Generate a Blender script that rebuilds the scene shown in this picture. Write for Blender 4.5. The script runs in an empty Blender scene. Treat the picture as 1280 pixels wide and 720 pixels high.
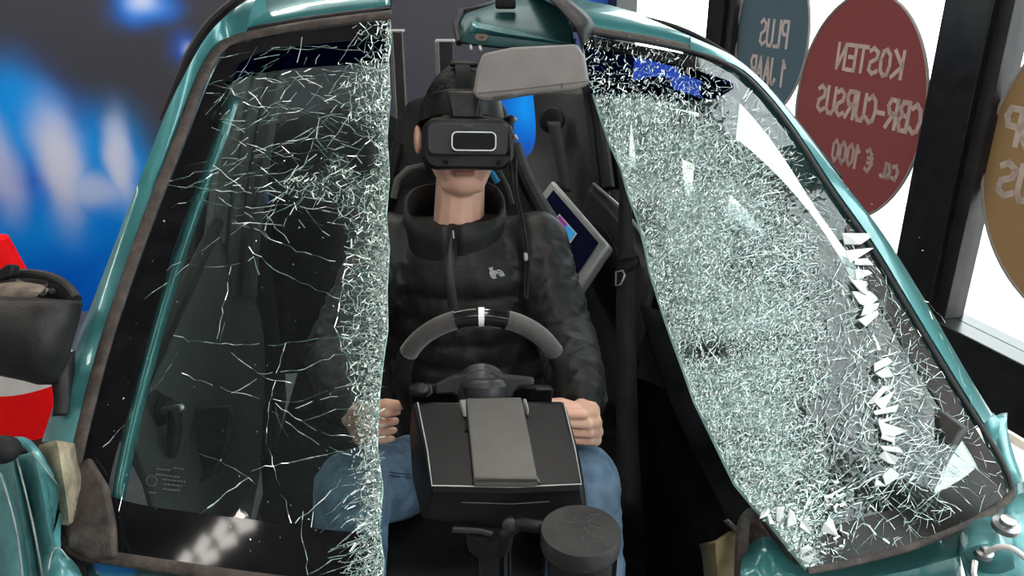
import bpy, bmesh, math, random
from mathutils import Vector, Matrix, noise, geometry
random.seed(7)
PI = math.pi
V = Vector
scn = bpy.context.scene
COL = scn.collection

# ------------------------------------------------------------------ camera
F_PX = 1000.0
PITCH = math.radians(22)
CAM = V((0, 0, 1.6))
cd = bpy.data.cameras.new('camera'); cd.sensor_width = 36; cd.lens = 36 * F_PX / 1280
cd.clip_start = 0.02; cd.clip_end = 200
co = bpy.data.objects.new('camera', cd); COL.objects.link(co)
co.location = CAM; co.rotation_euler = (PI / 2 - PITCH, 0, 0)
scn.camera = co
FW = V((0, math.cos(PITCH), -math.sin(PITCH))); UP = V((0, math.sin(PITCH), math.cos(PITCH)))
def ray(px, py): return FW + V((1, 0, 0)) * ((px - 640) / F_PX) + UP * ((360 - py) / F_PX)
def P(px, py, d): return CAM + ray(px, py) * d          # a place at distance d, read off the photograph

# ------------------------------------------------------------------ sky, exposure
w = bpy.data.worlds.new('overcast_sky'); scn.world = w; w.use_nodes = True
bg = w.node_tree.nodes['Background']; bg.inputs[0].default_value = (0.93, 0.97, 1.0, 1); bg.inputs[1].default_value = 7.0
scn.view_settings.view_transform = 'Standard'; scn.view_settings.look = 'None'
scn.view_settings.exposure = 0.0; scn.view_settings.gamma = 1.0; scn.view_settings.use_curve_mapping = False
LAMP_STRENGTH = 20.0

# ------------------------------------------------------------------ materials
MATS = {}
def mat(name, col, rough=0.5, metal=0.0, var=0.0, vscale=20, bump=0.0, bscale=60, coat=0.0, spec=0.5, sheen=0.0, col2=None, stretch=(1, 1, 1), emis=0.0):
    m = bpy.data.materials.new(name); m.use_nodes = True; nt = m.node_tree; N = nt.nodes; L = nt.links
    b = N['Principled BSDF']
    b.inputs['Base Color'].default_value = (*col, 1); b.inputs['Roughness'].default_value = rough
    b.inputs['Metallic'].default_value = metal; b.inputs['Coat Weight'].default_value = coat
    b.inputs['Coat Roughness'].default_value = 0.05
    b.inputs['Specular IOR Level'].default_value = spec; b.inputs['Sheen Weight'].default_value = sheen
    if emis: b.inputs['Emission Color'].default_value = (*col, 1); b.inputs['Emission Strength'].default_value = emis
    tc = N.new('ShaderNodeTexCoord'); mp = N.new('ShaderNodeMapping'); mp.inputs['Scale'].default_value = stretch
    L.new(tc.outputs['Object'], mp.inputs['Vector'])
    nz = N.new('ShaderNodeTexNoise'); nz.inputs['Scale'].default_value = vscale; nz.inputs['Detail'].default_value = 6
    L.new(mp.outputs[0], nz.inputs['Vector'])
    rp = N.new('ShaderNodeValToRGB'); rp.color_ramp.elements[0].position = 0.32; rp.color_ramp.elements[1].position = 0.7
    c2 = col2 if col2 else tuple(min(1, c * (1 + var) + 0.02 * var) for c in col)
    c1 = col if col2 else tuple(c * (1 - var) for c in col)
    rp.color_ramp.elements[0].color = (*c1, 1); rp.color_ramp.elements[1].color = (*c2, 1)
    L.new(nz.outputs['Fac'], rp.inputs[0]); L.new(rp.outputs[0], b.inputs['Base Color'])
    if bump:
        n2 = N.new('ShaderNodeTexNoise'); n2.inputs['Scale'].default_value = bscale; n2.inputs['Detail'].default_value = 4
        L.new(mp.outputs[0], n2.inputs['Vector'])
        bp = N.new('ShaderNodeBump'); bp.inputs['Strength'].default_value = bump; bp.inputs['Distance'].default_value = 0.01
        L.new(n2.outputs['Fac'], bp.inputs['Height']); L.new(bp.outputs[0], b.inputs['Normal'])
    MATS[name] = m
    return m

M_floor = mat('floor_vinyl', (0.10, 0.10, 0.105), 0.5, var=.25, vscale=8)
M_plaster = mat('plaster', (0.33, 0.33, 0.34), 0.85, var=.08, bump=.1)
M_ceil = mat('ceiling_paint', (0.22, 0.22, 0.22), 0.9, var=.05)
M_frame = mat('black_window_frame', (0.008, 0.008, 0.009), 0.28, var=.3, vscale=30)
M_frame2 = mat('anthracite_frame', (0.024, 0.022, 0.024), 0.5, var=.2, spec=.25)
M_paint = mat('teal_car_paint', (0.045, 0.20, 0.21), 0.32, metal=.35, var=.18, vscale=9, coat=.7)
M_paint_worn = mat('teal_paint_scuffed', (0.075, 0.26, 0.27), 0.38, metal=.25, var=.4, vscale=26, coat=.35, bump=.25, bscale=18)
M_paint_in = mat('teal_primer_inside', (0.012, 0.07, 0.075), 0.5, metal=.2, var=.3, vscale=14)
M_seal = mat('weathered_rubber', (0.052, 0.041, 0.036), 0.65, spec=.25, var=.35, vscale=40, bump=.3, bscale=120)
M_rubber = mat('black_rubber', (0.008, 0.008, 0.009), 0.6, spec=.25, var=.3, vscale=40)
M_frit = mat('black_frit', (0.004, 0.004, 0.005), 0.06, var=.2, spec=.35)
M_black = mat('black_plastic', (0.007, 0.007, 0.008), 0.42, var=.25, vscale=50, bump=.05, bscale=300, spec=.35)
M_gloss = mat('gloss_black', (0.006, 0.006, 0.007), 0.12, var=.2)
M_matte = mat('matte_black', (0.007, 0.007, 0.008), 0.8, var=.3, vscale=30, spec=.2)
M_cloth = mat('black_cloth', (0.004, 0.004, 0.006), 0.95, var=.4, vscale=12, bump=.4, bscale=30, spec=.1)
M_satin = mat('satin_black', (0.005, 0.005, 0.006), 0.42, spec=.35, var=.1, vscale=30)
M_trim = mat('grey_trim', (0.034, 0.035, 0.035), 0.6, var=.15, vscale=60, bump=.15, bscale=400)
M_trim_l = mat('light_grey_trim', (0.11, 0.11, 0.105), 0.6, var=.12, vscale=40, bump=.1, bscale=300)
M_visor = mat('grey_vinyl', (0.165, 0.15, 0.145), 0.55, var=.12, vscale=14, bump=.12, bscale=220)
M_metal = mat('brushed_steel', (0.45, 0.45, 0.45), 0.3, metal=1.0, var=.1)
M_alu = mat('silver_plastic', (0.42, 0.42, 0.41), 0.4, metal=.4, var=.06)
M_gun = mat('gunmetal_plate', (0.095, 0.092, 0.086), 0.42, metal=.5, var=.06, vscale=40)
M_hub = mat('grey_hub', (0.034, 0.034, 0.037), 0.4, metal=.3, var=.1)
M_leather = mat('grey_suede', (0.048, 0.043, 0.041), 0.85, var=.2, vscale=90, bump=.3, bscale=500, sheen=.3)
M_blkleather = mat('black_leather', (0.007, 0.007, 0.008), 0.6, var=.2, vscale=80, bump=.2, bscale=400, spec=.3)
M_white = mat('white_print', (0.75, 0.75, 0.75), 0.5, var=.05)
M_grime = mat('dirty_inner_plastic', (0.13, 0.10, 0.075), 0.8, var=.6, vscale=30, bump=.6, bscale=50)
M_mirrorcase = mat('scuffed_mirror_case', (0.016, 0.015, 0.015), 0.5, spec=.25, var=.3, vscale=25, bump=.15, bscale=200)
M_foam = mat('dirty_foam', (0.30, 0.25, 0.17), 0.9, var=.45, vscale=30, bump=.8, bscale=60)
M_brown = mat('torn_cowl_felt', (0.045, 0.02, 0.012), 0.8, var=.5, vscale=40, bump=.6, bscale=80)
M_olive = mat('olive_bracket', (0.17, 0.13, 0.055), 0.5, metal=.3, var=.4, vscale=22)
M_red = mat('cone_red', (0.95, 0.008, 0.010), 0.6, var=.05, spec=.08)
M_conew = mat('cone_white', (0.72, 0.70, 0.69), 0.45, var=.08)
M_jacket = mat('black_nylon', (0.008, 0.0075, 0.0085), 0.50, var=.2, spec=.34, vscale=30, bump=.3, bscale=38, sheen=.03)
M_jacket2 = mat('black_nylon_flap', (0.012, 0.012, 0.013), 0.5, var=.2, vscale=30, bump=.2, bscale=60)
M_jeans = mat('blue_denim', (0.075, 0.13, 0.22), 0.85, vscale=22, bump=.35, bscale=350, col2=(0.20, 0.30, 0.42))
M_stitch = mat('denim_stitch', (0.03, 0.05, 0.09), 0.9, var=.2)
M_skin = mat('skin', (0.86, 0.47, 0.35), 0.5, vscale=25, bump=.05, bscale=300, col2=(0.92, 0.57, 0.44))
M_skin.node_tree.nodes['Principled BSDF'].inputs['Subsurface Weight'].default_value = 0.12
M_skin.node_tree.nodes['Principled BSDF'].inputs['Subsurface Radius'].default_value = (0.01, 0.004, 0.002)
M_lip = mat('lips', (0.46, 0.19, 0.16), 0.45, var=.1)
M_nail = mat('nails', (0.68, 0.42, 0.35), 0.3, var=.05)
M_hair = mat('black_hair', (0.006, 0.005, 0.0045), 0.6, var=.5, vscale=80, bump=.5, bscale=160, stretch=(1, 1, .2), spec=.2)
M_lid = mat('scratched_black_lid', (0.012, 0.012, 0.012), 0.5, spec=.25, vscale=22, bump=.25, bscale=60, col2=(0.032, 0.032, 0.031))
M_cable = mat('white_cable', (0.6, 0.6, 0.58), 0.4, var=.1)
M_belt = mat('seat_belt_webbing', (0.02, 0.019, 0.019), 0.7, var=.2, bump=.3, bscale=500)
M_blue = mat('blue_accent', (0.02, 0.30, 0.60), 0.5, var=.1)
M_pave = mat('outside_paving', (0.62, 0.52, 0.43), 0.8, var=.3, vscale=5)
M_facade = mat('outside_facade', (0.8, 0.8, 0.8), 0.8, var=.05)
M_asph = mat('outside_asphalt', (0.35, 0.33, 0.32), 0.8, var=.2, vscale=10)
M_red_out = mat('outside_red_bricks', (0.55, 0.12, 0.10), 0.8, var=.3, vscale=8)

def nodes_of(name):
    m = bpy.data.materials.new(name); m.use_nodes = True; nt = m.node_tree
    for n in list(nt.nodes): nt.nodes.remove(n)
    o = nt.nodes.new('ShaderNodeOutputMaterial')
    return m, nt.nodes, nt.links, o
def thin_glass(name, tint, boost=1.0, rough=0.0, haze=None):
    """thin sheet: tinted see-through plus Fresnel reflection; haze = colour of the dusty or crazed share, read from attribute 'craze'"""
    m, N, L, o = nodes_of(name)
    tr = N.new('ShaderNodeBsdfTransparent'); tr.inputs[0].default_value = (*tint, 1)
    gl = N.new('ShaderNodeBsdfGlossy'); gl.inputs['Roughness'].default_value = rough; gl.inputs[0].default_value = (boost, boost, boost, 1)
    ge = N.new('ShaderNodeNewGeometry'); dt = N.new('ShaderNodeVectorMath'); dt.operation = 'DOT_PRODUCT'
    L.new(ge.outputs['Normal'], dt.inputs[0]); L.new(ge.outputs['Incoming'], dt.inputs[1])
    def mth(op, a, b):
        q = N.new('ShaderNodeMath'); q.operation = op
        for i, x in enumerate((a, b)):
            if isinstance(x, (int, float)): q.inputs[i].default_value = x
            else: L.new(x, q.inputs[i])
        return q.outputs[0]
    f5 = mth('POWER', mth('SUBTRACT', 1.0, mth('ABSOLUTE', dt.outputs['Value'], 0)), 5.0)
    fac = mth('ADD', mth('MULTIPLY', f5, .95), .045)               # Fresnel for a thin sheet seen from either side
    mx = N.new('ShaderNodeMixShader'); L.new(fac, mx.inputs[0]); L.new(tr.outputs[0], mx.inputs[1]); L.new(gl.outputs[0], mx.inputs[2])
    last = mx
    if haze:
        df = N.new('ShaderNodeBsdfDiffuse'); df.inputs[0].default_value = (*haze, 1)
        tl = N.new('ShaderNodeBsdfTranslucent'); tl.inputs[0].default_value = (*haze, 1)
        m2 = N.new('ShaderNodeMixShader'); m2.inputs[0].default_value = .4; L.new(df.outputs[0], m2.inputs[1]); L.new(tl.outputs[0], m2.inputs[2])
        at = N.new('ShaderNodeAttribute'); at.attribute_name = 'craze'
        tc = N.new('ShaderNodeTexCoord'); nz = N.new('ShaderNodeTexNoise'); nz.inputs['Scale'].default_value = 70; nz.inputs['Detail'].default_value = 5
        L.new(tc.outputs['Object'], nz.inputs['Vector'])
        mu = N.new('ShaderNodeMath'); mu.operation = 'MULTIPLY'; L.new(at.outputs['Fac'], mu.inputs[0]); L.new(nz.outputs['Fac'], mu.inputs[1])
        m3 = N.new('ShaderNodeMixShader'); L.new(mu.outputs[0], m3.inputs[0]); L.new(mx.outputs[0], m3.inputs[1]); L.new(m2.outputs[0], m3.inputs[2])
        last = m3
    L.new(last.outputs[0], o.inputs[0])
    return m
M_winglass = thin_glass('window_glass', (0.93, 0.96, 0.95))
M_screen = thin_glass('windscreen_glass', (0.55, 0.66, 0.63), haze=(0.72, 0.86, 0.82))
M_shardglass = thin_glass('loose_glass', (0.8, 0.9, 0.87), rough=.05)

def crack_mat(name, c1, c2):
    m, N, L, o = nodes_of(name)
    ge = N.new('ShaderNodeNewGeometry'); rp = N.new('ShaderNodeValToRGB')
    rp.color_ramp.elements[0].color = (*c1, 1); rp.color_ramp.elements[1].color = (*c2, 1)
    rp.color_ramp.elements[0].position = .35; rp.color_ramp.elements[1].position = .92
    L.new(ge.outputs['Random Per Island'], rp.inputs[0])
    df = N.new('ShaderNodeBsdfDiffuse'); tl = N.new('ShaderNodeBsdfTranslucent'); gl = N.new('ShaderNodeBsdfGlossy'); gl.inputs['Roughness'].default_value = .12
    gl.inputs[0].default_value = (.9, 1, .97, 1)
    L.new(rp.outputs[0], df.inputs[0]); L.new(rp.outputs[0], tl.inputs[0])
    a = N.new('ShaderNodeMixShader'); a.inputs[0].default_value = .2; L.new(df.outputs[0], a.inputs[1]); L.new(tl.outputs[0], a.inputs[2])
    b = N.new('ShaderNodeMixShader'); b.inputs[0].default_value = .22; L.new(a.outputs[0], b.inputs[1]); L.new(gl.outputs[0], b.inputs[2])
    L.new(b.outputs[0], o.inputs[0])
    return m
M_crack = crack_mat('crack_faces', (0.07, 0.17, 0.15), (0.80, 0.95, 0.90))
M_crackw = crack_mat('crushed_glass', (0.22, 0.33, 0.30), (0.98, 1.0, 0.99))
M_edge = crack_mat('glass_edge', (0.25, 0.5, 0.45), (0.7, 0.95, 0.9))

# tint band: blue see-through film
def see_through(name, tint):
    m, N, L, o = nodes_of(name); tr = N.new('ShaderNodeBsdfTransparent'); tr.inputs[0].default_value = (*tint, 1); L.new(tr.outputs[0], o.inputs[0]); return m
M_tint = see_through('blue_tint_band', (0.012, 0.022, 0.13))
def film(name, col, trans):
    m, N, L, o = nodes_of(name)
    df = N.new('ShaderNodeBsdfDiffuse'); df.inputs[0].default_value = (*col, 1)
    tl = N.new('ShaderNodeBsdfTranslucent'); tl.inputs[0].default_value = (*trans, 1)
    ad = N.new('ShaderNodeAddShader'); L.new(df.outputs[0], ad.inputs[0]); L.new(tl.outputs[0], ad.inputs[1])
    L.new(ad.outputs[0], o.inputs[0]); return m

# ------------------------------------------------------------------ mesh helpers
def link(o): COL.objects.link(o); return o
def finish(me, m, smooth=True, ang=35):
    if m: me.materials.append(m)
    if smooth:
        me.shade_smooth(); me.set_sharp_from_angle(angle=math.radians(ang))
def add(name, verts, faces, m, parent=None, smooth=True, ang=35, recalc=False):
    me = bpy.data.meshes.new(name); me.from_pydata([tuple(v) for v in verts], [], faces); me.update()
    if recalc:
        bm = bmesh.new(); bm.from_mesh(me); bmesh.ops.remove_doubles(bm, verts=bm.verts, dist=1e-6); bmesh.ops.recalc_face_normals(bm, faces=bm.faces); bm.to_mesh(me); bm.free()
    finish(me, m, smooth, ang)
    o = link(bpy.data.objects.new(name, me)); child(o, parent); return o
def child(o, parent):
    if parent:
        o.parent = parent
        p = parent; loc = V((0, 0, 0))
        mw = Matrix.Identity(4)
        ch = []
        while p: ch.append(p); p = p.parent
        for q in reversed(ch): mw = mw @ q.matrix_parent_inverse @ Matrix.Translation(q.location)
        o.matrix_parent_inverse = mw.inverted()
def tag(o, label, cat=None, group=None, kind=None):
    o['label'] = label
    if cat: o['category'] = cat
    if group: o['group'] = group
    if kind: o['kind'] = kind
    return o
def thing(name, loc, label, cat, group=None):
    o = link(bpy.data.objects.new(name, None)); o.location = loc; o.empty_display_size = .1
    return tag(o, label, cat, group)
def struct(o): o['kind'] = 'structure'; return o
class MB:
    """collects shapes, then links them as ONE mesh object"""
    def __init__(s): s.v = []; s.f = []
    def add(s, vs, fs):
        k = len(s.v); s.v += [V(v) for v in vs]; s.f += [tuple(i + k for i in f) for f in fs]; return s
    def box(s, c, size, rot=None):
        h = V(size) / 2; R = rot if rot else Matrix.Identity(3); c = V(c)
        vs = [c + R @ V((x * h.x, y * h.y, z * h.z)) for x in (-1, 1) for y in (-1, 1) for z in (-1, 1)]
        return s.add(vs, [(0, 1, 3, 2), (4, 6, 7, 5), (0, 4, 5, 1), (2, 3, 7, 6), (0, 2, 6, 4), (1, 5, 7, 3)])
    def tube(s, pts, r, n=8, cap=True, closed=False, flat=1.0, up=None):
        pts = [V(p) for p in pts]; m = len(pts); vs = []; fs = []
        rs = r if isinstance(r, (list, tuple)) else [r] * m
        prev = None
        for i, p in enumerate(pts):
            if closed: t = (pts[(i + 1) % m] - pts[i - 1]).normalized()
            else: t = (pts[min(i + 1, m - 1)] - pts[max(i - 1, 0)]).normalized()
            if up is not None: a = V(up) - t * V(up).dot(t)
            elif prev is None: a = t.orthogonal()
            else: a = prev - t * prev.dot(t)
            a.normalize(); prev = a; b = t.cross(a)
            for k in range(n):
                th = 2 * PI * k / n
                vs.append(p + (a * math.cos(th) * flat + b * math.sin(th)) * rs[i])
        for i in range(m if closed else m - 1):
            for k in range(n):
                j = (i + 1) % m
                fs.append((i * n + k, i * n + (k + 1) % n, j * n + (k + 1) % n, j * n + k))
        if cap and not closed: fs += [tuple(range(n))[::-1], tuple((m - 1) * n + k for k in range(n))]
        return s.add(vs, fs)
    def lathe(s, c, axis, prof, n=24):
        """prof: (radius, height) pairs"""
        c = V(c); ax = V(axis).normalized(); a = ax.orthogonal().normalized(); b = ax.cross(a); vs = []; fs = []
        for (r, h) in prof:
            for k in range(n):
                th = 2 * PI * k / n; vs.append(c + ax * h + (a * math.cos(th) + b * math.sin(th)) * r)
        for i in range(len(prof) - 1):
            for k in range(n): fs.append((i * n + k, i * n + (k + 1) % n, (i + 1) * n + (k + 1) % n, (i + 1) * n + k))
        fs += [tuple(range(n))[::-1], tuple((len(prof) - 1) * n + k for k in range(n))]
        return s.add(vs, fs)
    def capsule(s, p, q, r1, r2=None, n=14):
        p = V(p); q = V(q); r2 = r1 if r2 is None else r2
        L = (q - p).length
        if L < 1e-6: q = p + V((0, 0, 1e-4)); L = 1e-4
        ax = (q - p) / L; pr = []
        for i in range(6): th = -PI / 2 + PI / 2 * i / 5; pr.append((max(r1 * math.cos(th), 1e-4), r1 * math.sin(th)))
        for i in range(6): th = PI / 2 * i / 5; pr.append((max(r2 * math.cos(th), 1e-4), L + r2 * math.sin(th)))
        return s.lathe(p, ax, pr, n)
    def ellipsoid(s, c, r, rot=None, n=20, m=12):
        R = rot if rot else Matrix.Identity(3); c = V(c); vs = []; fs = []
        for i in range(m + 1):
            th = PI * i / m
            for k in range(n):
                ph = 2 * PI * k / n
                sr = max(math.sin(th), 1e-3)
                vs.append(c + R @ V((r[0] * sr * math.cos(ph), r[1] * sr * math.sin(ph), -r[2] * math.cos(th))))
        for i in range(m):
            for k in range(n): fs.append((i * n + k, i * n + (k + 1) % n, (i + 1) * n + (k + 1) % n, (i + 1) * n + k))
        fs += [tuple(range(n))[::-1], tuple(m * n + k for k in range(n))]
        return s.add(vs, fs)
    def prism(s, poly, vec):
        """planar polygon pushed along vec"""
        n = len(poly); vec = V(vec); vs = [V(p) for p in poly] + [V(p) + vec for p in poly]
        fs = [tuple(range(n))[::-1], tuple(range(n, 2 * n))] + [(i, (i + 1) % n, n + (i + 1) % n, n + i) for i in range(n)]
        return s.add(vs, fs)
    def build(s, name, m, parent=None, bevel=0, seg=2, smooth=True, ang=35, recalc=True):
        o = add(name, s.v, s.f, m, parent, smooth, ang, recalc)
        if bevel:
            b = o.modifiers.new('bevel', 'BEVEL'); b.width = bevel; b.segments = seg; b.limit_method = 'ANGLE'; b.angle_limit = math.radians(40); b.harden_normals = False
        return o
def resample(pts, n):
    pts = [V(p) for p in pts]; L = [0]
    for a, b in zip(pts, pts[1:]): L.append(L[-1] + (b - a).length)
    out = []
    for i in range(n):
        t = L[-1] * i / (n - 1); k = 0
        while k < len(pts) - 2 and L[k + 1] < t: k += 1
        d = L[k + 1] - L[k]; out.append(pts[k].lerp(pts[k + 1], (t - L[k]) / d if d > 0 else 0))
    return out
def spline(pts, n):
    """Catmull-Rom through pts then evenly resampled"""
    pts = [V(p) for p in pts]; out = []
    for i in range(len(pts) - 1):
        p0 = pts[max(i - 1, 0)]; p1 = pts[i]; p2 = pts[i + 1]; p3 = pts[min(i + 2, len(pts) - 1)]
        for k in range(8):
            t = k / 8
            out.append(.5 * (2 * p1 + (p2 - p0) * t + (2 * p0 - 5 * p1 + 4 * p2 - p3) * t * t + (3 * p1 - p0 - 3 * p2 + p3) * t ** 3))
    out.append(pts[-1]); return resample(out, n)
def loft(name, curves, m, parent=None, n=24, closed=False, thick=0, smooth=True, ang=40, capends=False, sub=0):
    cs = [spline(c, n) if len(c) > 2 else resample(c, n) for c in curves]
    vs = [p for c in cs for p in c]; fs = []; k = len(cs)
    for i in range(k if closed else k - 1):
        j = (i + 1) % k
        for q in range(n - 1): fs.append((i * n + q, i * n + q + 1, j * n + q + 1, j * n + q))
    if capends and closed: fs += [tuple(i * n for i in range(k))[::-1], tuple(i * n + n - 1 for i in range(k))]
    o = add(name, vs, fs, m, parent, smooth, ang, recalc=closed)
    if thick:
        s = o.modifiers.new('solid', 'SOLIDIFY'); s.thickness = thick; s.offset = 0
    if sub:
        s = o.modifiers.new('sub', 'SUBSURF'); s.levels = sub; s.render_levels = sub
    return o
def remesh(name, mb, m, parent, vox, smooth=4, fac=.5, disp=None):
    me = bpy.data.meshes.new('tmp'); me.from_pydata([tuple(v) for v in mb.v], [], mb.f); me.update()
    bm = bmesh.new(); bm.from_mesh(me); bmesh.ops.recalc_face_normals(bm, faces=bm.faces); bm.to_mesh(me); bm.free()
    o = link(bpy.data.objects.new('tmp', me))
    r = o.modifiers.new('r', 'REMESH'); r.mode = 'VOXEL'; r.voxel_size = vox
    if smooth: s = o.modifiers.new('s', 'SMOOTH'); s.iterations = smooth; s.factor = fac
    dg = bpy.context.evaluated_depsgraph_get(); dg.update()
    me2 = bpy.data.meshes.new_from_object(o.evaluated_get(dg)); me2.name = name
    bpy.data.objects.remove(o); bpy.data.meshes.remove(me)
    if disp:
        ns = [v.normal.copy() for v in me2.vertices]
        for v, nn in zip(me2.vertices, ns): v.co = v.co + nn * disp(v.co, nn)
        me2.update()
    me2.materials.clear(); me2.materials.append(m); me2.shade_smooth()
    o = link(bpy.data.objects.new(name, me2)); child(o, parent); return o
def frame_from(fwd, up):
    f = V(fwd).normalized(); r = f.cross(V(up)).normalized(); u = r.cross(f)
    return r, f, u
def rotm(x, y, z): return Matrix((x, y, z)).transposed()

# stroke lettering: each glyph is a list of polylines in a unit box
GL = {'P': [[(0, 0), (0, 1), (.5, 1), (.62, .78), (.5, .52), (0, .48)]], 'L': [[(0, 1), (0, 0), (.55, 0)]],
 'U': [[(0, 1), (0, .2), (.15, 0), (.45, 0), (.6, .2), (.6, 1)]], 'S': [[(.58, .88), (.35, 1), (.05, .85), (.1, .6), (.5, .42), (.55, .14), (.28, 0), (0, .12)]],
 '1': [[(.02, .75), (.25, 1), (.25, 0)]], 'J': [[(.45, 1), (.45, .2), (.3, 0), (.1, .02), (0, .2)]], 'A': [[(0, 0), (.3, 1), (.6, 0)], [(.1, .35), (.5, .35)]],
 'R': [[(0, 0), (0, 1), (.45, 1), (.58, .78), (.45, .52), (0, .5)], [(.2, .5), (.6, 0)]], 'K': [[(0, 1), (0, 0)], [(.55, 1), (0, .45), (.6, 0)]],
 'O': [[(.3, 1), (.05, .8), (0, .4), (.12, .06), (.35, 0), (.58, .2), (.62, .6), (.5, .92), (.3, 1)]], 'T': [[(0, 1), (.62, 1)], [(.31, 1), (.31, 0)]],
 'E': [[(.55, 1), (0, 1), (0, 0), (.55, 0)], [(0, .52), (.45, .52)]], 'N': [[(0, 0), (0, 1), (.55, 0), (.55, 1)]], 'C': [[(.58, .85), (.35, 1), (.08, .82), (0, .45), (.12, .1), (.35, 0), (.6, .15)]],
 'B': [[(0, 0), (0, 1), (.42, 1), (.54, .78), (.4, .54), (0, .52)], [(.4, .54), (.6, .3), (.45, 0), (0, 0)]], '-': [[(.05, .45), (.45, .45)]], '.': [[(.05, 0), (.12, .04)]],
 'c': [[(.45, .55), (.2, .62), (0, .35), (.15, .02), (.45, .08)]], 'a': [[(.42, .6), (.15, .58), (0, .3), (.12, .02), (.35, .12), (.42, .6), (.45, 0)]],
 '€': [[(.6, .88), (.4, 1), (.15, .8), (.1, .3), (.3, 0), (.58, .1)], [(0, .62), (.42, .62)], [(0, .4), (.4, .4)]], '0': [[(.3, 1), (.05, .75), (.05, .25), (.3, 0), (.55, .25), (.55, .75), (.3, 1)]],
 'H': [[(0, 0), (0, 1)], [(.55, 0), (.55, 1)], [(0, .5), (.55, .5)]], 'F': [[(.5, 1), (0, 1), (0, 0)], [(0, .52), (.4, .52)]], 'V': [[(0, 1), (.28, 0), (.56, 1)]], ' ': []}
def letters(name, text, org, ax, ay, nrm, h, wd, m, parent, gap=.25, width=.8, lift=.0015, flat=False):
    """each letter becomes a mesh of its own under parent; strokes are flat ribbons with thickness"""
    x = 0
    for ch in text:
        mb = MB(); wmax = .3
        for st in GL[ch]:
            for a, b in zip(st, st[1:]):
                wmax = max(wmax, a[0], b[0])
                A = V(org) + ax * ((x + a[0]) * h * width) + ay * (a[1] * h) + nrm * lift
                B = V(org) + ax * ((x + b[0]) * h * width) + ay * (b[1] * h) + nrm * lift
                d = (B - A).normalized(); s = d.cross(nrm) * wd / 2; e = d * wd * .4
                if flat: mb.add([A - e - s, B + e - s, B + e + s, A - e + s], [(0, 1, 2, 3)])
                else: mb.prism([A - e - s, B + e - s, B + e + s, A - e + s], nrm * .0012)
        if mb.v: mb.build(name, m, parent, smooth=False)
        x += wmax + gap
    return x * h * width
def text_width(text, h, gap=.25, width=.8):
    x = 0
    for ch in text:
        wmax = .3
        for st in GL[ch]:
            for a in st: wmax = max(wmax, a[0])
        x += wmax + gap
    return (x - gap) * h * width

# ================================================================== THE ROOM
CEIL = 2.9
YB = 3.65                                                     # back wall
WD = V((0.3129, -0.9498, 0)); WC = V((0.464, YB, 0))          # window wall: from the corner towards the viewer
WN = V((-0.9498, -0.3129, 0))                                 # its inner side
def W(s, z, off=0): return WC + WD * s + V((0, 0, z)) + WN * off
S_END = 7.2
cF = W(S_END, 0)
XL = -3.3; YF = cF.y
MBs = MB(); MBs.prism([V((XL, YF, -.1)), V((cF.x, YF, -.1)), V((WC.x, YB, -.1)), V((XL, YB, -.1))], V((0, 0, .1))); struct(MBs.build('floor', M_floor))
MBs = MB(); MBs.prism([V((XL, YF, CEIL)), V((cF.x, YF, CEIL)), V((WC.x, YB, CEIL)), V((XL, YB, CEIL))], V((0, 0, .1))); struct(MBs.build('ceiling', M_ceil))
struct(MB().box((XL - .05, (YF + YB) / 2, CEIL / 2), (.1, YB - YF, CEIL)).build('wall_left', M_plaster))
struct(MB().box(((XL + cF.x) / 2, YF - .05, CEIL / 2), (cF.x - XL, .1, CEIL)).build('wall_front', M_plaster))

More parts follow.
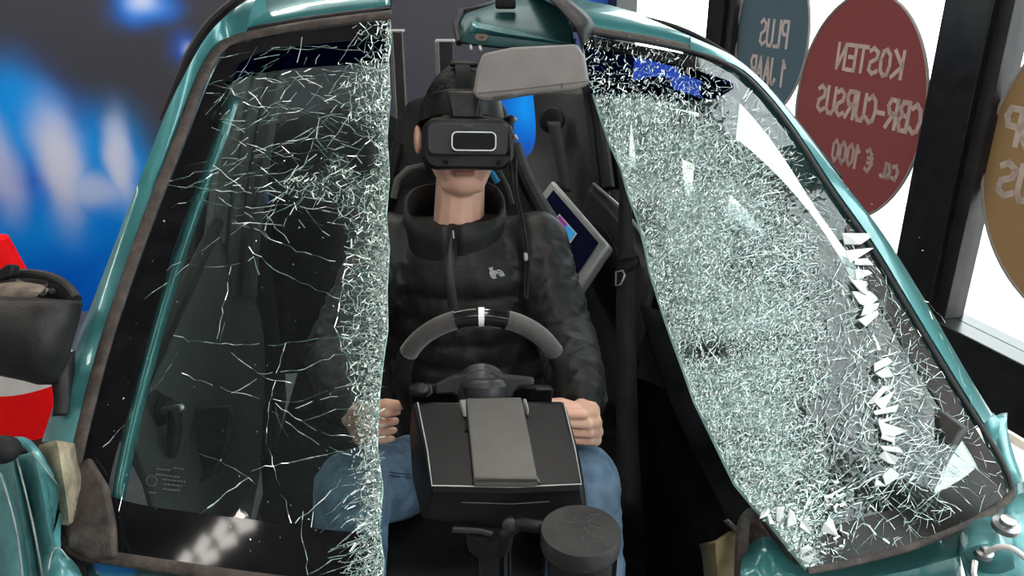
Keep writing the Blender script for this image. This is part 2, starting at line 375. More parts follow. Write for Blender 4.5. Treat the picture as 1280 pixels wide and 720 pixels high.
# back wall with a printed picture: soft blue and white light beams on dark grey
def wall_print():
    m, N, L, o = nodes_of('printed_wall_covering')
    b = N.new('ShaderNodeBsdfPrincipled'); b.inputs['Roughness'].default_value = .8; b.inputs['Specular IOR Level'].default_value = .03
    L.new(b.outputs[0], o.inputs[0])
    tc = N.new('ShaderNodeTexCoord'); sp = N.new('ShaderNodeSeparateXYZ')
    nz = N.new('ShaderNodeTexNoise'); nz.inputs['Scale'].default_value = 2.2; nz.inputs['Detail'].default_value = 2
    L.new(tc.outputs['Object'], nz.inputs['Vector'])
    ad = N.new('ShaderNodeVectorMath'); ad.operation = 'MULTIPLY_ADD'; ad.inputs[1].default_value = (.22, .22, .22)
    L.new(nz.outputs['Color'], ad.inputs[0]); L.new(tc.outputs['Object'], ad.inputs[2])
    sb = N.new('ShaderNodeVectorMath'); sb.operation = 'SUBTRACT'; sb.inputs[1].default_value = (.11, .11, .11); L.new(ad.outputs[0], sb.inputs[0])
    L.new(sb.outputs[0], sp.inputs[0])
    def math_(op, a, b=None):
        n = N.new('ShaderNodeMath'); n.operation = op
        for i, q in enumerate((a, b)):
            if q is None: continue
            if isinstance(q, (int, float)): n.inputs[i].default_value = q
            else: L.new(q, n.inputs[i])
        return n.outputs[0]
    def blob(px, py, rx, rz, soft=1.0, pw=1.0):
        r = ray(px, py); d = YB / r.y; p = CAM + r * d
        sc = d / F_PX
        dx = math_('DIVIDE', math_('SUBTRACT', sp.outputs['X'], p.x), rx * sc)
        dz = math_('DIVIDE', math_('SUBTRACT', sp.outputs['Z'], p.z), rz * sc * 1.06)
        e = math_('ADD', math_('MULTIPLY', dx, dx), math_('MULTIPLY', dz, dz))
        return math_('MULTIPLY', math_('POWER', 2.718, math_('MULTIPLY', math_('POWER', e, pw), -1.0)), soft)
    def layer(prev, colour, blobs):
        f = None
        for bl in blobs:
            q = blob(*bl); f = q if f is None else math_('MAXIMUM', f, q)
        mx = N.new('ShaderNodeMixRGB'); L.new(math_('MINIMUM', f, 1.0), mx.inputs[0])
        if prev is None: mx.inputs[1].default_value = (0.062, 0.062, 0.074, 1)
        else: L.new(prev, mx.inputs[1])
        mx.inputs[2].default_value = (*colour, 1); return mx.outputs[0]
    c = layer(None, (0.003, 0.13, 0.72), [(-20, 290, 110, 195, 1.2, 3), (-140, 300, 160, 190, 1.2, 3), (90, 330, 90, 205, 1.2, 3), (170, 340, 60, 150, 1.2, 3), (60, 430, 300, 140, 1.3, 3), (180, 5, 42, 24, 1., 1.5), (232, 66, 18, 18, .9), (650, 150, 34, 60, .9, 2), (775, 150, 60, 90, .8), (745, -5, 45, 25, .6), (-400, 250, 200, 150, 1.), (350, 330, 120, 80, .7), (560, 330, 160, 90, .7)])
    c = layer(c, (0.008, 0.36, 1.0), [(30, 150, 60, 66, .9, 2), (130, 215, 70, 80, .85, 2), (60, 285, 150, 42, .7), (655, 135, 18, 30, .8), (200, 350, 60, 70, .6), (760, 200, 40, 40, .6), (-60, 180, 60, 80, .8, 2), (180, 5, 30, 18, .7)])
    c = layer(c, (0.84, 0.84, 0.97), [(74, 205, 32, 72, .88, 1.6), (150, 200, 18, 52, .8, 1.6), (110, 240, 56, 26, .6, 1.5), (0, 205, 22, 56, .6, 1.5), (180, 3, 20, 12, .7), (232, 66, 8, 9, .5), (-90, 200, 40, 80, .6), (770, 150, 16, 60, .4)])
    L.new(c, b.inputs['Base Color']); return m
M_print = wall_print()
wb = struct(MB().box(((XL + WC.x) / 2, YB + .05, CEIL / 2), (WC.x - XL, .1, CEIL)).build('wall_back', M_print))

# window wall: steel frame with posts and rails
RW = rotm(WD, WN, V((0, 0, 1)))
def wbox(s0, s1, z0, z1, o0, o1):
    return MB().box(W((s0 + s1) / 2, (z0 + z1) / 2, (o0 + o1) / 2), (s1 - s0, abs(o1 - o0), z1 - z0), RW)
SILL = 0.80; WTOP = 2.32
POSTS = [(-.02, .07), (.795, .89), (1.80, 1.93), (2.95, 3.07), (4.1, 4.22), (5.3, 5.42), (6.5, 6.62)]
for i, (a, b_) in enumerate(POSTS):
    o = wbox(a, b_, 0, CEIL, -.05, .05).build('trim_%d' % (i + 1), M_frame, bevel=.003); struct(o)
    if i in (1, 2): add_o = wbox(b_ - .002, b_ + .035, SILL, WTOP, -.03, .03).build('glazing_bead', M_frame2, o, bevel=.002)
struct(wbox(0, S_END, SILL - .16, SILL, -.05, .055).build('trim_8', M_frame, bevel=.003))
struct(wbox(0, S_END, 0, .06, -.05, .05).build('trim_9', M_frame, bevel=.003))
struct(wbox(0, S_END, WTOP, CEIL, -.05, .05).build('trim_10', M_frame2, bevel=.003))
n = 0
edges = [b for p in POSTS for b in p] + [S_END]
spans = [(POSTS[i][1], POSTS[i + 1][0]) for i in range(len(POSTS) - 1)] + [(POSTS[-1][1], S_END)]
for (a, b_) in spans:
    for (z0, z1) in ((.06, SILL - .16), (SILL, WTOP)):
        n += 1
        g = add('window_%d' % n, [W(a, z0, 0), W(b_, z0, 0), W(b_, z1, 0), W(a, z1, 0)], [(0, 1, 2, 3)], M_winglass, smooth=False); struct(g)
        s = g.modifiers.new('solid', 'SOLIDIFY'); s.thickness = .006

# the street outside
MBs = MB(); MBs.prism([W(-6, -.12, -.1), W(12, -.12, -.1), W(12, -.12, -14), W(-6, -.12, -14)], V((0, 0, .06))); o = struct(MBs.build('ground_outside', M_asph))
MBs = MB(); MBs.prism([W(-6, -.06, -1.0), W(12, -.06, -1.0), W(12, -.06, -3.4), W(-6, -.06, -3.4)], V((0, 0, .03))); struct(MBs.build('pavement_outside', M_pave))
for k in range(7):
    tag(MB().box(W(-1.0 + k * .95, -.025, -1.75), (.45, .5, .012), RW).build('road_marking', M_facade, bevel=.003), 'white painted block on the pavement outside, seen low through the window', 'road marking', 'white blocks on the pavement outside')

# ------------------------------------------------------------------ window stickers
def wall_at(px, py):
    r = ray(px, py); d = (WC - CAM).dot(WN) / r.dot(WN); p = CAM + r * d
    return (p - WC).dot(WD), p.z
def sticker(name, s, z, rs, rz, film_m, letter_m, lines, label):
    t = thing(name, W(s, z - rz, .006), label, 'sticker', 'round window stickers')
    poly = [W(s + rs * math.cos(2 * PI * k / 72), z + rz * math.sin(2 * PI * k / 72), .004) for k in range(72)]
    add('film_disc', poly, [tuple(range(72))], film_m, t, smooth=False)
    ring = [W(s + rs * math.cos(2 * PI * k / 72), z + rz * math.sin(2 * PI * k / 72), .007) for k in range(72)]
    MB().tube(ring, .004, 6, closed=True).build('rim', M_rimfilm, t)
    for (txt, pa, pb, py, hpx, wd) in lines:          # written to be read from the street: mirrored from inside
        s0, z0 = wall_at(pa, py); s1, _ = wall_at(pb, py); _, z1 = wall_at(pa, py - hpx)
        h = z1 - z0; wf = (s0 - s1) / text_width(txt, h, .2, 1.0)
        letters('letter', txt, W(s0, z0, .006), -WD, V((0, 0, 1)), WN, h, wd, letter_m, t, gap=.2, width=wf, flat=True)
    return t
M_rimfilm = film('pale_film_rim', (0.3, 0.28, 0.26), (0.08, 0.075, 0.07))
M_fblue = film('blue_grey_film', (0.02, 0.03, 0.035), (0.011, 0.0155, 0.019))
M_fred = film('brick_red_film', (0.05, 0.012, 0.012), (0.032, 0.0085, 0.0085))
M_fbrown = film('brown_film', (0.06, 0.035, 0.015), (0.042, 0.025, 0.012))
M_letter = film('backlit_letter_paint', (0.46, 0.39, 0.36), (0.2, 0.2, 0.2))  # pale tone stands in for daylight coming through cut-out letters
sticker('window_sticker', 1.105, 1.39, .185, .235, M_fblue, M_letter,
        [('PLUS', 985, 951, 60, 33, .011), ('1 JAAR', 981, 938, 108, 32, .011)], 'blue-grey round window sticker reading PLUS 1 JAAR in mirror writing')
sticker('window_sticker', 1.522, 1.235, .248, .30, M_fred, M_letter,
        [('KOSTEN', 1128, 1046, 98, 34, .011), ('CBR-CURSUS', 1150, 1019, 168, 37, .012), ('ca. € 1000', 1123, 1038, 226, 30, .010)],
        'brick-red round window sticker reading KOSTEN CBR-CURSUS in mirror writing')
sticker('window_sticker', 2.255, 1.225, .30, .33, M_fbrown, M_letter,
        [('OP', 1296, 1253, 186, 46, .014), ('US', 1292, 1245, 254, 44, .014)], 'brown round window sticker cut off by the right edge of the picture')

# ------------------------------------------------------------------ ceiling lamps
def emit(name, col, s):
    m, N, L, o = nodes_of(name); e = N.new('ShaderNodeEmission'); e.inputs[0].default_value = (*col, 1); e.inputs[1].default_value = s; L.new(e.outputs[0], o.inputs[0]); return m
M_led = emit('led_lens', (1.0, 0.95, 0.88), LAMP_STRENGTH)
M_lamp = mat('lamp_housing', (0.7, 0.7, 0.7), .4, var=.03)
def lamp(x, y, rz, L_, Wd, label):
    t = thing('ceiling_lamp', (x, y, CEIL - .06), label, 'lamp', 'ceiling lamps')
    R = Matrix.Rotation(rz, 3, 'Z')
    MB().box((x, y, CEIL - .03), (L_, Wd, .06), R).build('housing', M_lamp, t, bevel=.008)
    nn = int(L_ / .11)
    for i in range(nn):
        for sgn in (-1, 1):
            c = V((x, y, CEIL - .065)) + R @ V(((i + .5) / nn * L_ - L_ / 2, sgn * Wd * .24, 0))
            MB().box(c, (.085, Wd * .40, .012), R @ Matrix.Rotation(.35 * sgn, 3, 'Z')).build('led_lens', M_led, t, bevel=.004)
    return t

# ================================================================== THE WRECKED CAR
car = thing('wrecked_car', V((0, 1.7, 0)), 'teal wrecked car shell with a shattered windscreen split down the middle', 'car')

class Pane:
    """one half of the curved windscreen: a plane through three places, bulging outward"""
    def __init__(s, a, b, c, bulge, cx, cy, rx, ry):
        s.o = P(*a); e1 = P(*b) - s.o; e2 = P(*c) - s.o; n = e1.cross(e2).normalized()
        if n.dot(CAM - s.o) < 0: n = -n
        s.n = n; s.b = bulge; s.c = (cx, cy, rx, ry)
        s.x = (V((1, 0, 0)) - n * n.x).normalized(); s.y = s.n.cross(s.x)
        s.cp = s._hit(cx, cy, 0); s.sx = rx; s.sy = ry
    def _hit(s, px, py, h):
        r = ray(px, py); d = (s.o + s.n * h - CAM).dot(s.n) / r.dot(s.n); return CAM + r * d
    def bul(s, p):
        q = p - s.cp; a = q.dot(s.x) / s.sx; b = q.dot(s.y) / s.sy
        return s.b * (1 - a * a * .6 - b * b)
    def hit(s, px, py, off=0):
        h = 0
        for _ in range(4): h = s.bul(s._hit(px, py, h))
        return s._hit(px, py, h) + s.n * off
PL = Pane((85, 660, 1.12), (270, 65, 1.68), (487, 28, 1.70), .035, 300, 370, .55, .62)
PR = Pane((1255, 615, 1.24), (920, 95, 1.74), (727, 45, 1.72), .035, 980, 370, .55, .62)

GLASS_L = [(488, 26), (470, 28), (400, 37), (345, 45), (300, 55), (278, 72), (258, 112), (232, 180), (200, 262), (168, 350), (138, 440), (114, 530), (96, 610), (92, 650), (104, 684), (150, 695), (230, 708), (330, 720), (420, 728), (478, 732),
           (480, 700), (474, 660), (479, 610), (472, 560), (473, 510), (478, 460), (485, 410), (484, 360), (487, 310), (483, 270), (487, 220), (484, 170), (488, 120), (486, 80), (489, 50)]
GLASS_R = [(727, 44), (731, 75), (736, 102), (748, 140), (762, 180), (776, 210), (784, 240), (797, 275), (806, 310), (812, 340), (826, 385), (838, 420), (848, 447), (860, 480), (868, 503), (884, 535), (896, 560), (918, 605), (940, 632), (962, 655), (988, 688), (1008, 712),
           (1060, 702), (1120, 687), (1180, 666), (1230, 641), (1258, 618), (1250, 590), (1230, 555), (1190, 490), (1140, 408), (1082, 312), (1030, 238), (985, 168), (948, 122), (915, 92), (870, 72), (800, 58)]
def inside(p, poly):
    x, y = p; c = False; j = len(poly) - 1
    for i in range(len(poly)):
        xi, yi = poly[i]; xj, yj = poly[j]
        if (yi > y) != (yj > y) and x < (xj - xi) * (y - yi) / (yj - yi) + xi: c = not c
        j = i
    return c
def interp(tab, t):
    if t <= tab[0][0]: return tab[0][1]
    for (a, u), (b, v_) in zip(tab, tab[1:]):
        if t <= b: return u + (v_ - u) * (t - a) / (b - a)
    return tab[-1][1]
def segdist(p, a, b):
    p = V(p); a = V(a); b = V(b); ab = b - a; t = max(0, min(1, (p - a).dot(ab) / max(ab.dot(ab), 1e-9))); return (p - a - ab * t).length
def edge_dist(p, poly): return min(segdist(p, poly[i], poly[i - 1]) for i in range(len(poly)))
CUT_R = GLASS_R[:22]; CUT_L = GLASS_L[19:] + GLASS_L[:1]
def cut_x_right(y): return interp([(b, a) for a, b in CUT_R], y)
def dens_right(x, y):
    """how finely the right half is crazed, 0 to 1"""
    d = x - cut_x_right(y)
    wd = interp([(40, 60), (100, 90), (180, 190), (300, 250), (420, 230), (520, 170), (600, 130), (660, 70), (710, 25)], y)
    v = 1.0 if d < wd * .55 else max(0, 1 - (d - wd * .55) / (wd * .55))
    if y < 118 and x < 915: v *= .16
    hole = math.exp(-(((x - 1045) / 45) ** 2 + ((y - 515) / 15) ** 2)) + .8 * math.exp(-(((x - 885) / 30) ** 2 + ((y - 440) / 14) ** 2))
    v *= max(0, 1 - hole)
    arc = abs(math.hypot(x - 930, (y - 430)) - 165)
    v = max(v, .30 * math.exp(-(arc / 40) ** 2) if x > 980 and y > 150 else 0)
    v *= max(.62, min(1.0, .90 + .6 * noise.noise(V((x / 60, y / 45, 3.1)))))
    v = max(v, .20 if (x - cut_x_right(y)) < wd * 1.5 else .04)
    return v
def dens_left(x, y):
    wd = interp([(30, 60), (80, 55), (150, 50), (215, 75), (250, 60), (300, 45), (350, 50), (430, 55), (500, 40), (560, 32), (640, 30), (720, 45)], y)
    d = 486 - x
    v = math.exp(-(d / wd) ** 2)
    if y < 80: v *= .45
    hole = math.exp(-(((x - 445) / 25) ** 2 + ((y - 180) / 25) ** 2)) + .8 * math.exp(-(((x - 455) / 14) ** 2 + ((y - 210) / 18) ** 2))
    v *= max(.05, 1 - hole)
    v = max(v, .5 * math.exp(-(((x - 400) / 60) ** 2 + ((y - 235) / 22) ** 2)))
    v = max(v, .26 * math.exp(-(((x - 380) / 90) ** 2 + ((y - 130) / 45) ** 2)))
    v = max(v, .03)
    return v
def triangulate(poly, dens, n, seed):
    rnd = random.Random(seed)
    xs = [p[0] for p in poly]; ys = [p[1] for p in poly]; pts = []
    # boundary, refined
    bd = []
    for i in range(len(poly)):
        a = V(poly[i]); b = V(poly[(i + 1) % len(poly)]); k = max(1, int((b - a).length / 9))
        for j in range(k): bd.append(a.lerp(b, j / k))
    cell = {}
    tries = 0
    while len(pts) < n and tries < n * 60:
        tries += 1
        x = rnd.uniform(min(xs), max(xs)); y = rnd.uniform(min(ys), max(ys)); q = dens(x, y)
        if rnd.random() > q or not inside((x, y), poly): continue
        r = 1.25 / max(.2, q) ** .5
        key = (int(x / 3), int(y / 3))
        if any(math.hypot(x - c[0], y - c[1]) < r for dx in (-1, 0, 1) for dy in (-1, 0, 1) for c in cell.get((key[0] + dx, key[1] + dy), ())): continue
        if min((p - V((x, y))).length_squared for p in bd) < 6: continue
        cell.setdefault(key, []).append((x, y)); pts.append(V((x, y)))
    allp = bd + pts
    r = geometry.delaunay_2d_cdt(allp, [], [list(range(len(bd)))], 1, 1e-5)
    return r[0], r[1], r[2]
class Strips:
    """thin upright-ish slivers of glass along crack lines"""
    def __init__(s, pane, rnd): s.p = pane; s.v = []; s.f = []; s.r = rnd
    def seg(s, a, b, wpx, lift=.0036):
        A = s.p.hit(a[0], a[1], lift); B = s.p.hit(b[0], b[1], lift); d = B - A
        if d.length < 1e-5: return
        d.normalize(); dist = (A - CAM).length
        sd = d.cross(s.p.n).normalized(); th = s.r.uniform(-.7, .7)
        sd = sd * math.cos(th) + s.p.n * math.sin(th)
        h = wpx * dist / F_PX / 2; k = len(s.v); t = s.r.uniform(.5, 1.0)
        s.v += [A - sd * h * t, A + sd * h * t, B + sd * h, B - sd * h]; s.f.append((k, k + 1, k + 2, k + 3))
    def poly(s, pts, wpx, jit=2.0, step=9):
        q = [V(p) for p in pts]; out = resample(q, max(3, int(sum((b - a).length for a, b in zip(q, q[1:])) / step)))
        out = [p + V((s.r.uniform(-jit, jit), s.r.uniform(-jit, jit))) if 0 < i < len(out) - 1 else p for i, p in enumerate(out)]
        for a, b in zip(out, out[1:]):
            if s.r.random() < .93: s.seg(a, b, wpx * s.r.uniform(.5, 1.35))
    def build(s, name, m, parent, label):
        o = add(name, s.v, s.f, m, parent, smooth=False); o['kind'] = 'stuff'; o['label'] = label; return o

def pane_object(name, pane, poly, dens, n, seed, jit, label, craze_k):
    vs, es, fs = triangulate(poly, dens, n, seed)
    rnd = random.Random(seed + 1)
    v3 = [pane.hit(v.x, v.y, rnd.uniform(-1, 1) * jit * dens(v.x, v.y)) for v in vs]
    o = add(name, v3, [tuple(f) for f in fs], M_screen, car, smooth=False); o['label'] = label
    at = o.data.attributes.new('craze', 'FLOAT', 'POINT')
    for i, v in enumerate(vs): at.data[i].value = craze_k * dens(v.x, v.y) ** 1.5 + .02
    return o, vs, es
# ---- left half
paneL, vsL, esL = pane_object('windscreen_half', PL, GLASS_L, dens_left, 3000, 11, .0009, 'clearer half of the cracked windscreen, left in the picture', .35)
paneR, vsR, esR = pane_object('windscreen_half', PR, GLASS_R, dens_right, 14000, 23, .0012, 'densely shattered half of the windscreen, right in the picture', .58)
rl = random.Random(5)
CL = Strips(PL, rl)
for (i, j) in esL:
    a, b = vsL[i], vsL[j]; L_ = (a - b).length; q = dens_left((a.x + b.x) / 2, (a.y + b.y) / 2)
    if q > .27 and L_ < 30 and rl.random() < .30 + .6 * q: CL.seg(a, b, rl.uniform(.45, 1.15))
LINES_L = [
 ([(486, 85), (440, 92), (395, 88), (345, 95), (300, 92), (262, 108)], 1.0), ([(310, 98), (290, 110), (272, 128), (258, 145)], 1.2), ([(305, 88), (325, 100), (355, 103), (395, 100)], 1.0),
 ([(258, 118), (300, 120), (340, 108), (365, 98), (420, 95)], 1.2), ([(365, 98), (390, 118), (420, 128), (460, 140)], 1.2), ([(268, 120), (320, 135), (375, 138), (430, 150), (470, 165)], 1.0),
 ([(372, 98), (352, 122), (340, 140), (330, 150)], 1.0), ([(280, 150), (300, 142), (330, 135), (365, 128)], 1.1), ([(290, 195), (305, 175), (325, 160), (350, 145), (380, 138)], 1.0),
 ([(205, 232), (250, 236), (300, 243), (345, 240), (400, 250), (450, 262), (483, 285)], 1.8), ([(208, 228), (245, 218), (280, 212), (320, 190), (360, 178), (420, 172)], 1.3),
 ([(225, 240), (265, 222), (300, 205), (340, 190), (395, 160), (440, 150)], 1.0), ([(225, 225), (270, 232), (320, 222), (370, 214), (420, 200)], 1.0),
 ([(232, 210), (285, 200), (340, 196), (395, 190), (440, 185)], .9), ([(215, 262), (250, 245), (290, 228), (330, 212), (355, 205)], .9), ([(250, 250), (300, 262), (350, 258), (400, 262), (450, 280)], 1.2),
 ([(400, 160), (385, 195), (370, 225), (345, 258), (332, 290)], 1.2), ([(470, 170), (430, 210), (395, 232), (368, 262), (355, 285)], 1.4), ([(330, 275), (345, 252), (360, 240)], 1.2),
 ([(200, 345), (235, 325), (255, 312), (290, 292), (312, 280)], 1.2), ([(182, 375), (215, 352), (237, 332)], 1.3), ([(237, 332), (290, 335), (330, 320)], 1.0), ([(290, 335), (285, 365), (276, 405), (272, 425)], 1.2),
 ([(312, 280), (340, 300), (380, 318), (420, 328)], 1.1), ([(312, 310), (345, 340), (385, 358), (425, 375)], 1.1), ([(318, 322), (325, 345)], 1.8),
 ([(210, 418), (240, 428), (290, 432), (345, 432), (400, 424), (440, 420)], 1.3), ([(276, 430), (282, 405)], 1.2), ([(290, 442), (320, 465), (345, 478), (365, 480)], 1.0), ([(322, 468), (375, 465), (410, 450), (440, 440)], 1.3),
 ([(218, 462), (245, 475), (290, 492), (325, 500)], .9), ([(290, 493), (322, 475)], 1.3), ([(358, 430), (350, 455), (342, 490), (335, 530), (335, 560), (350, 605), (365, 655)], 1.0),
 ([(342, 500), (365, 507), (395, 496), (440, 480)], 1.2), ([(345, 505), (370, 525), (410, 545), (445, 548)], 1.2), ([(370, 512), (405, 500), (445, 492)], 1.3), ([(340, 515), (375, 540), (405, 560), (440, 570)], 1.2), ([(378, 528), (410, 518), (445, 508)], 1.0),
 ([(250, 645), (280, 622), (312, 598)], 1.9), ([(312, 598), (282, 582), (250, 568)], .8), ([(312, 598), (320, 606)], 1.0), ([(315, 590), (345, 582), (390, 575), (430, 565)], 1.4),
 ([(370, 655), (400, 630), (430, 600), (470, 575)], 1.5), ([(380, 640), (375, 665), (382, 690), (386, 720)], 1.1), ([(400, 668), (430, 640), (462, 620)], 1.2), ([(395, 625), (390, 660)], 1.0), ([(388, 718), (420, 700), (450, 690), (478, 682)], 2.2), ([(400, 720), (440, 705), (478, 700)], 1.8),
 ([(345, 510), (352, 535), (362, 548)], .9), ([(160, 600), (168, 570), (175, 545)], .7), ([(150, 640), (155, 615), (157, 605)], .8), ([(130, 560), (165, 520), (200, 480), (225, 440)], .5),
 ([(262, 75), (300, 68), (350, 62), (400, 62), (470, 55)], .8), ([(340, 62), (390, 58), (440, 64), (480, 70)], .9), ([(372, 80), (380, 60), (378, 48)], .9), ([(395, 82), (400, 70)], 1.0), ([(425, 78), (440, 58), (450, 40)], 1.1), ([(325, 72), (345, 60)], .9), ([(318, 76), (340, 70), (350, 70)], 1.2),
 ([(425, 380), (420, 410), (430, 440), (445, 470), (452, 500)], 2.2), ([(440, 300), (432, 340), (425, 380)], 2.0), ([(400, 150), (396, 165), (398, 180), (410, 192)], 2.0), ([(398, 150), (420, 142), (450, 148)], 1.6), ([(395, 185), (425, 215), (460, 215)], 1.4)]
for pts, wd in LINES_L: CL.poly(pts, wd * .72)
for k in range(46):                                            # ribs of the torn edge
    y = 300 + k * 6.2 + rl.uniform(-4, 4); x1 = interp([(300, 436), (380, 424), (430, 428), (470, 446), (520, 455), (600, 455)], y)
    CL.poly([(x1, y + rl.uniform(-10, 10)), ((x1 + 482) / 2, y + rl.uniform(-8, 8)), (482, y + rl.uniform(-5, 5))], rl.uniform(.5, 1.1), 2.5)
for k in range(60):
    y = rl.uniform(560, 725); L_ = rl.uniform(15, 70)
    CL.poly([(478, y), (478 - L_ * .5, y + L_ * rl.uniform(.1, .35)), (478 - L_, y + L_ * rl.uniform(.2, .8))], rl.uniform(.5, 1.3), 2)
for k in range(110):
    x = rl.uniform(262, 440); y = rl.uniform(90, 285); a = rl.choice((rl.uniform(-.6, .2), rl.uniform(.2, 1.0), rl.uniform(-1.2, -.5))); L_ = rl.uniform(15, 75)
    CL.poly([(x, y), (x + L_ * math.cos(a) * .5, y + L_ * math.sin(a) * .5 + rl.uniform(-4, 4)), (x + L_ * math.cos(a), y + L_ * math.sin(a))], rl.uniform(.4, 1.0), 2)
for k in range(130):                                           # chips and specks
    x = rl.uniform(120, 470); y = rl.uniform(90, 700)
    if inside((x, y), GLASS_L): CL.seg((x, y), (x + rl.uniform(-2, 2), y + rl.uniform(-2, 2)), rl.uniform(.6, 1.3))
CL.build('cracks', M_crack, paneL, 'fine white-green crack lines')
EL = Strips(PL, rl)                                            # crushed rim along the tear
for k in range(3200):
    t = rl.uniform(28, 728) if k % 3 else rl.uniform(300, 728); xe = interp([(b, a) for a, b in sorted(CUT_L, key=lambda q: q[1])], t)
    wd = interp([(30, 4), (90, 7), (250, 9), (300, 12), (440, 14), (500, 17), (620, 15), (728, 22)], t)
    x = xe - abs(rl.gauss(0, wd * .8)); a = rl.uniform(0, PI); L_ = rl.uniform(1.2, 4)
    EL.seg((x, t), (min(xe + 1, x + L_ * math.cos(a)), t + L_ * math.sin(a)), rl.uniform(.5, 1.3), lift=rl.uniform(.001, .006))
EL.build('crushed_edge', M_crackw, paneL, 'crushed white glass along the torn edge')
# ---- right half
rr = random.Random(9)
CR = Strips(PR, rr)
for (i, j) in esR:
    a, b = vsR[i], vsR[j]; L_ = (a - b).length; q = dens_right((a.x + b.x) / 2, (a.y + b.y) / 2)
    if L_ < 70 and rr.random() < (.45 + .45 * q if q > .32 else .22): CR.seg(a, b, rr.uniform(.25, .75) * (1 if q > .3 else .8))
for k in range(900):                                           # long curved cracks that sweep across
    x = rr.uniform(860, 1190); y = rr.uniform(140, 650)
    if not inside((x, y), GLASS_R): continue
    ang = math.atan2(y - 430, x - 930) + rr.choice((0, PI / 2, PI / 2)) + rr.gauss(0, .35); L_ = rr.uniform(14, 75); c = rr.uniform(-.2, .2)
    p2 = (x + L_ * math.cos(ang), y + L_ * math.sin(ang)); pm = (x + L_ / 2 * math.cos(ang + c), y + L_ / 2 * math.sin(ang + c))
    if inside(p2, GLASS_R): CR.poly([(x, y), pm, p2], rr.uniform(.35, .85), 1.5, 7)
for k in range(80):                                           # fan in the lower right corner
    x = rr.uniform(1060, 1120); y = rr.uniform(400, 620); a = rr.uniform(-.5, 1.0); L_ = rr.uniform(30, 120)
    p2 = (x + L_ * math.cos(a), y + L_ * math.sin(a))
    if inside(p2, GLASS_R): CR.poly([(x, y), ((x + p2[0]) / 2, (y + p2[1]) / 2 + rr.uniform(-5, 5)), p2], rr.uniform(.3, .7), 2, 9)
for pts, wd in [([(1085, 330), (1130, 365), (1160, 380), (1180, 405)], 1.2), ([(1090, 300), (1120, 390), (1135, 470)], 1.1), ([(1120, 600), (1180, 560), (1225, 530)], .8), ([(1000, 600), (1060, 640), (1110, 680)], 2.0), ([(985, 690), (1000, 650), (1015, 615)], 1.8), ([(1010, 640), (1090, 600), (1150, 570)], 1.3), ([(1080, 560), (1130, 600), (1200, 640)], 1.0), ([(1100, 480), (1160, 540), (1220, 590)], 1.0), ([(1160, 390), (1200, 470), (1235, 560)], .7), ([(1090, 420), (1105, 470), (1110, 520), (1098, 560), (1070, 600), (1030, 625)], 2.4), ([(1060, 300), (1075, 340), (1085, 380), (1085, 410)], 2.2), ([(960, 640), (1020, 655), (1060, 640)], 1.6)]:
    CR.poly(pts, wd)
CR.build('cracks', M_crack, paneR, 'dense mesh of crack lines')
ER = Strips(PR, rr)
for k in range(5000):
    t = rr.uniform(46, 708); xe = cut_x_right(t)
    wd = interp([(40, 30), (140, 70), (300, 95), (450, 90), (560, 70), (640, 45), (708, 14)], t)
    x = xe + abs(rr.gauss(0, wd)); a = rr.uniform(0, PI); L_ = rr.uniform(1.0, 2.6)
    if t > 100 or rr.random() < .4: ER.seg((x, t), (max(xe, x + L_ * math.cos(a)), t + L_ * math.sin(a)), rr.uniform(.35, .85), lift=rr.uniform(.001, .005))
for k in range(430):                                            # crumbs in the blue band
    x = rr.uniform(735, 905); y = 52 + 83 * rr.random() ** .7; a = rr.uniform(0, PI); L_ = rr.uniform(1, 7)
    if inside((x, y), GLASS_R): ER.seg((x, y), (x + L_ * math.cos(a), y + L_ * math.sin(a)), rr.uniform(.5, 1.5), lift=.003)
for k in range(200):                                            # crumbs along the bottom
    x = rr.uniform(930, 1060); y = rr.uniform(600, 690); a = rr.uniform(0, PI); L_ = rr.uniform(2, 9)
    if inside((x, y), GLASS_R): ER.seg((x, y), (x + L_ * math.cos(a), y + L_ * math.sin(a)), rr.uniform(1, 3.2), lift=.004)
ER.build('crushed_glass', M_crackw, paneR, 'crushed white glass crumbs')
# broken-out chips that lie proud of the pane
M_chip = mat('chip_painted_shine', (0.62, 0.66, 0.66), .12, var=.1, vscale=60)  # pale base colour stands in for light reflected by the chips
def chip_row(path, wpx, nn):
    q = resample([V(p) for p in path], nn + 1)
    for a_, b2 in zip(q, q[1:]):
        d = (b2 - a_).normalized(); sd = V((-d.y, d.x)); w1 = wpx * rr.uniform(.15, .75); w2 = wpx * rr.uniform(.15, .75)
        c = [a_ + d * 1 - sd * w1, a_ + d * rr.uniform(-3, 4) + sd * w2, b2 - d * rr.uniform(0, 5) + sd * w2 * rr.uniform(.5, 1.2), (a_ + b2) / 2 - sd * w1 * rr.uniform(.9, 1.4), ]
        if rr.random() < .5: c.insert(3, b2 - d * 1.5 - sd * w1 * rr.uniform(.2, .9))
        c = [v + V((rr.uniform(-5, 5), rr.uniform(-5, 5))) for v in c]
        ps = [PR.hit(v.x, v.y, .004 + rr.uniform(-.003, .005)) for v in c]
        MB().prism(ps, PR.n * .002).build('glass_chip', M_chip, paneR, smooth=False)
chip_row([(1062, 298), (1072, 330), (1074, 360), (1078, 400), (1084, 412)], 26, 8)
chip_row([(1094, 452), (1102, 480)], 20, 2)
chip_row([(1088, 496), (1106, 508), (1110, 530), (1110, 552), (1100, 580)], 25, 8)
chip_row([(1092, 608), (1118, 596)], 12, 2); chip_row([(966, 646), (1012, 660)], 20, 3); chip_row([(1028, 660), (1060, 668)], 10, 2); chip_row([(1000, 682), (1012, 706)], 15, 2); chip_row([(945, 632), (962, 655)], 9, 3)
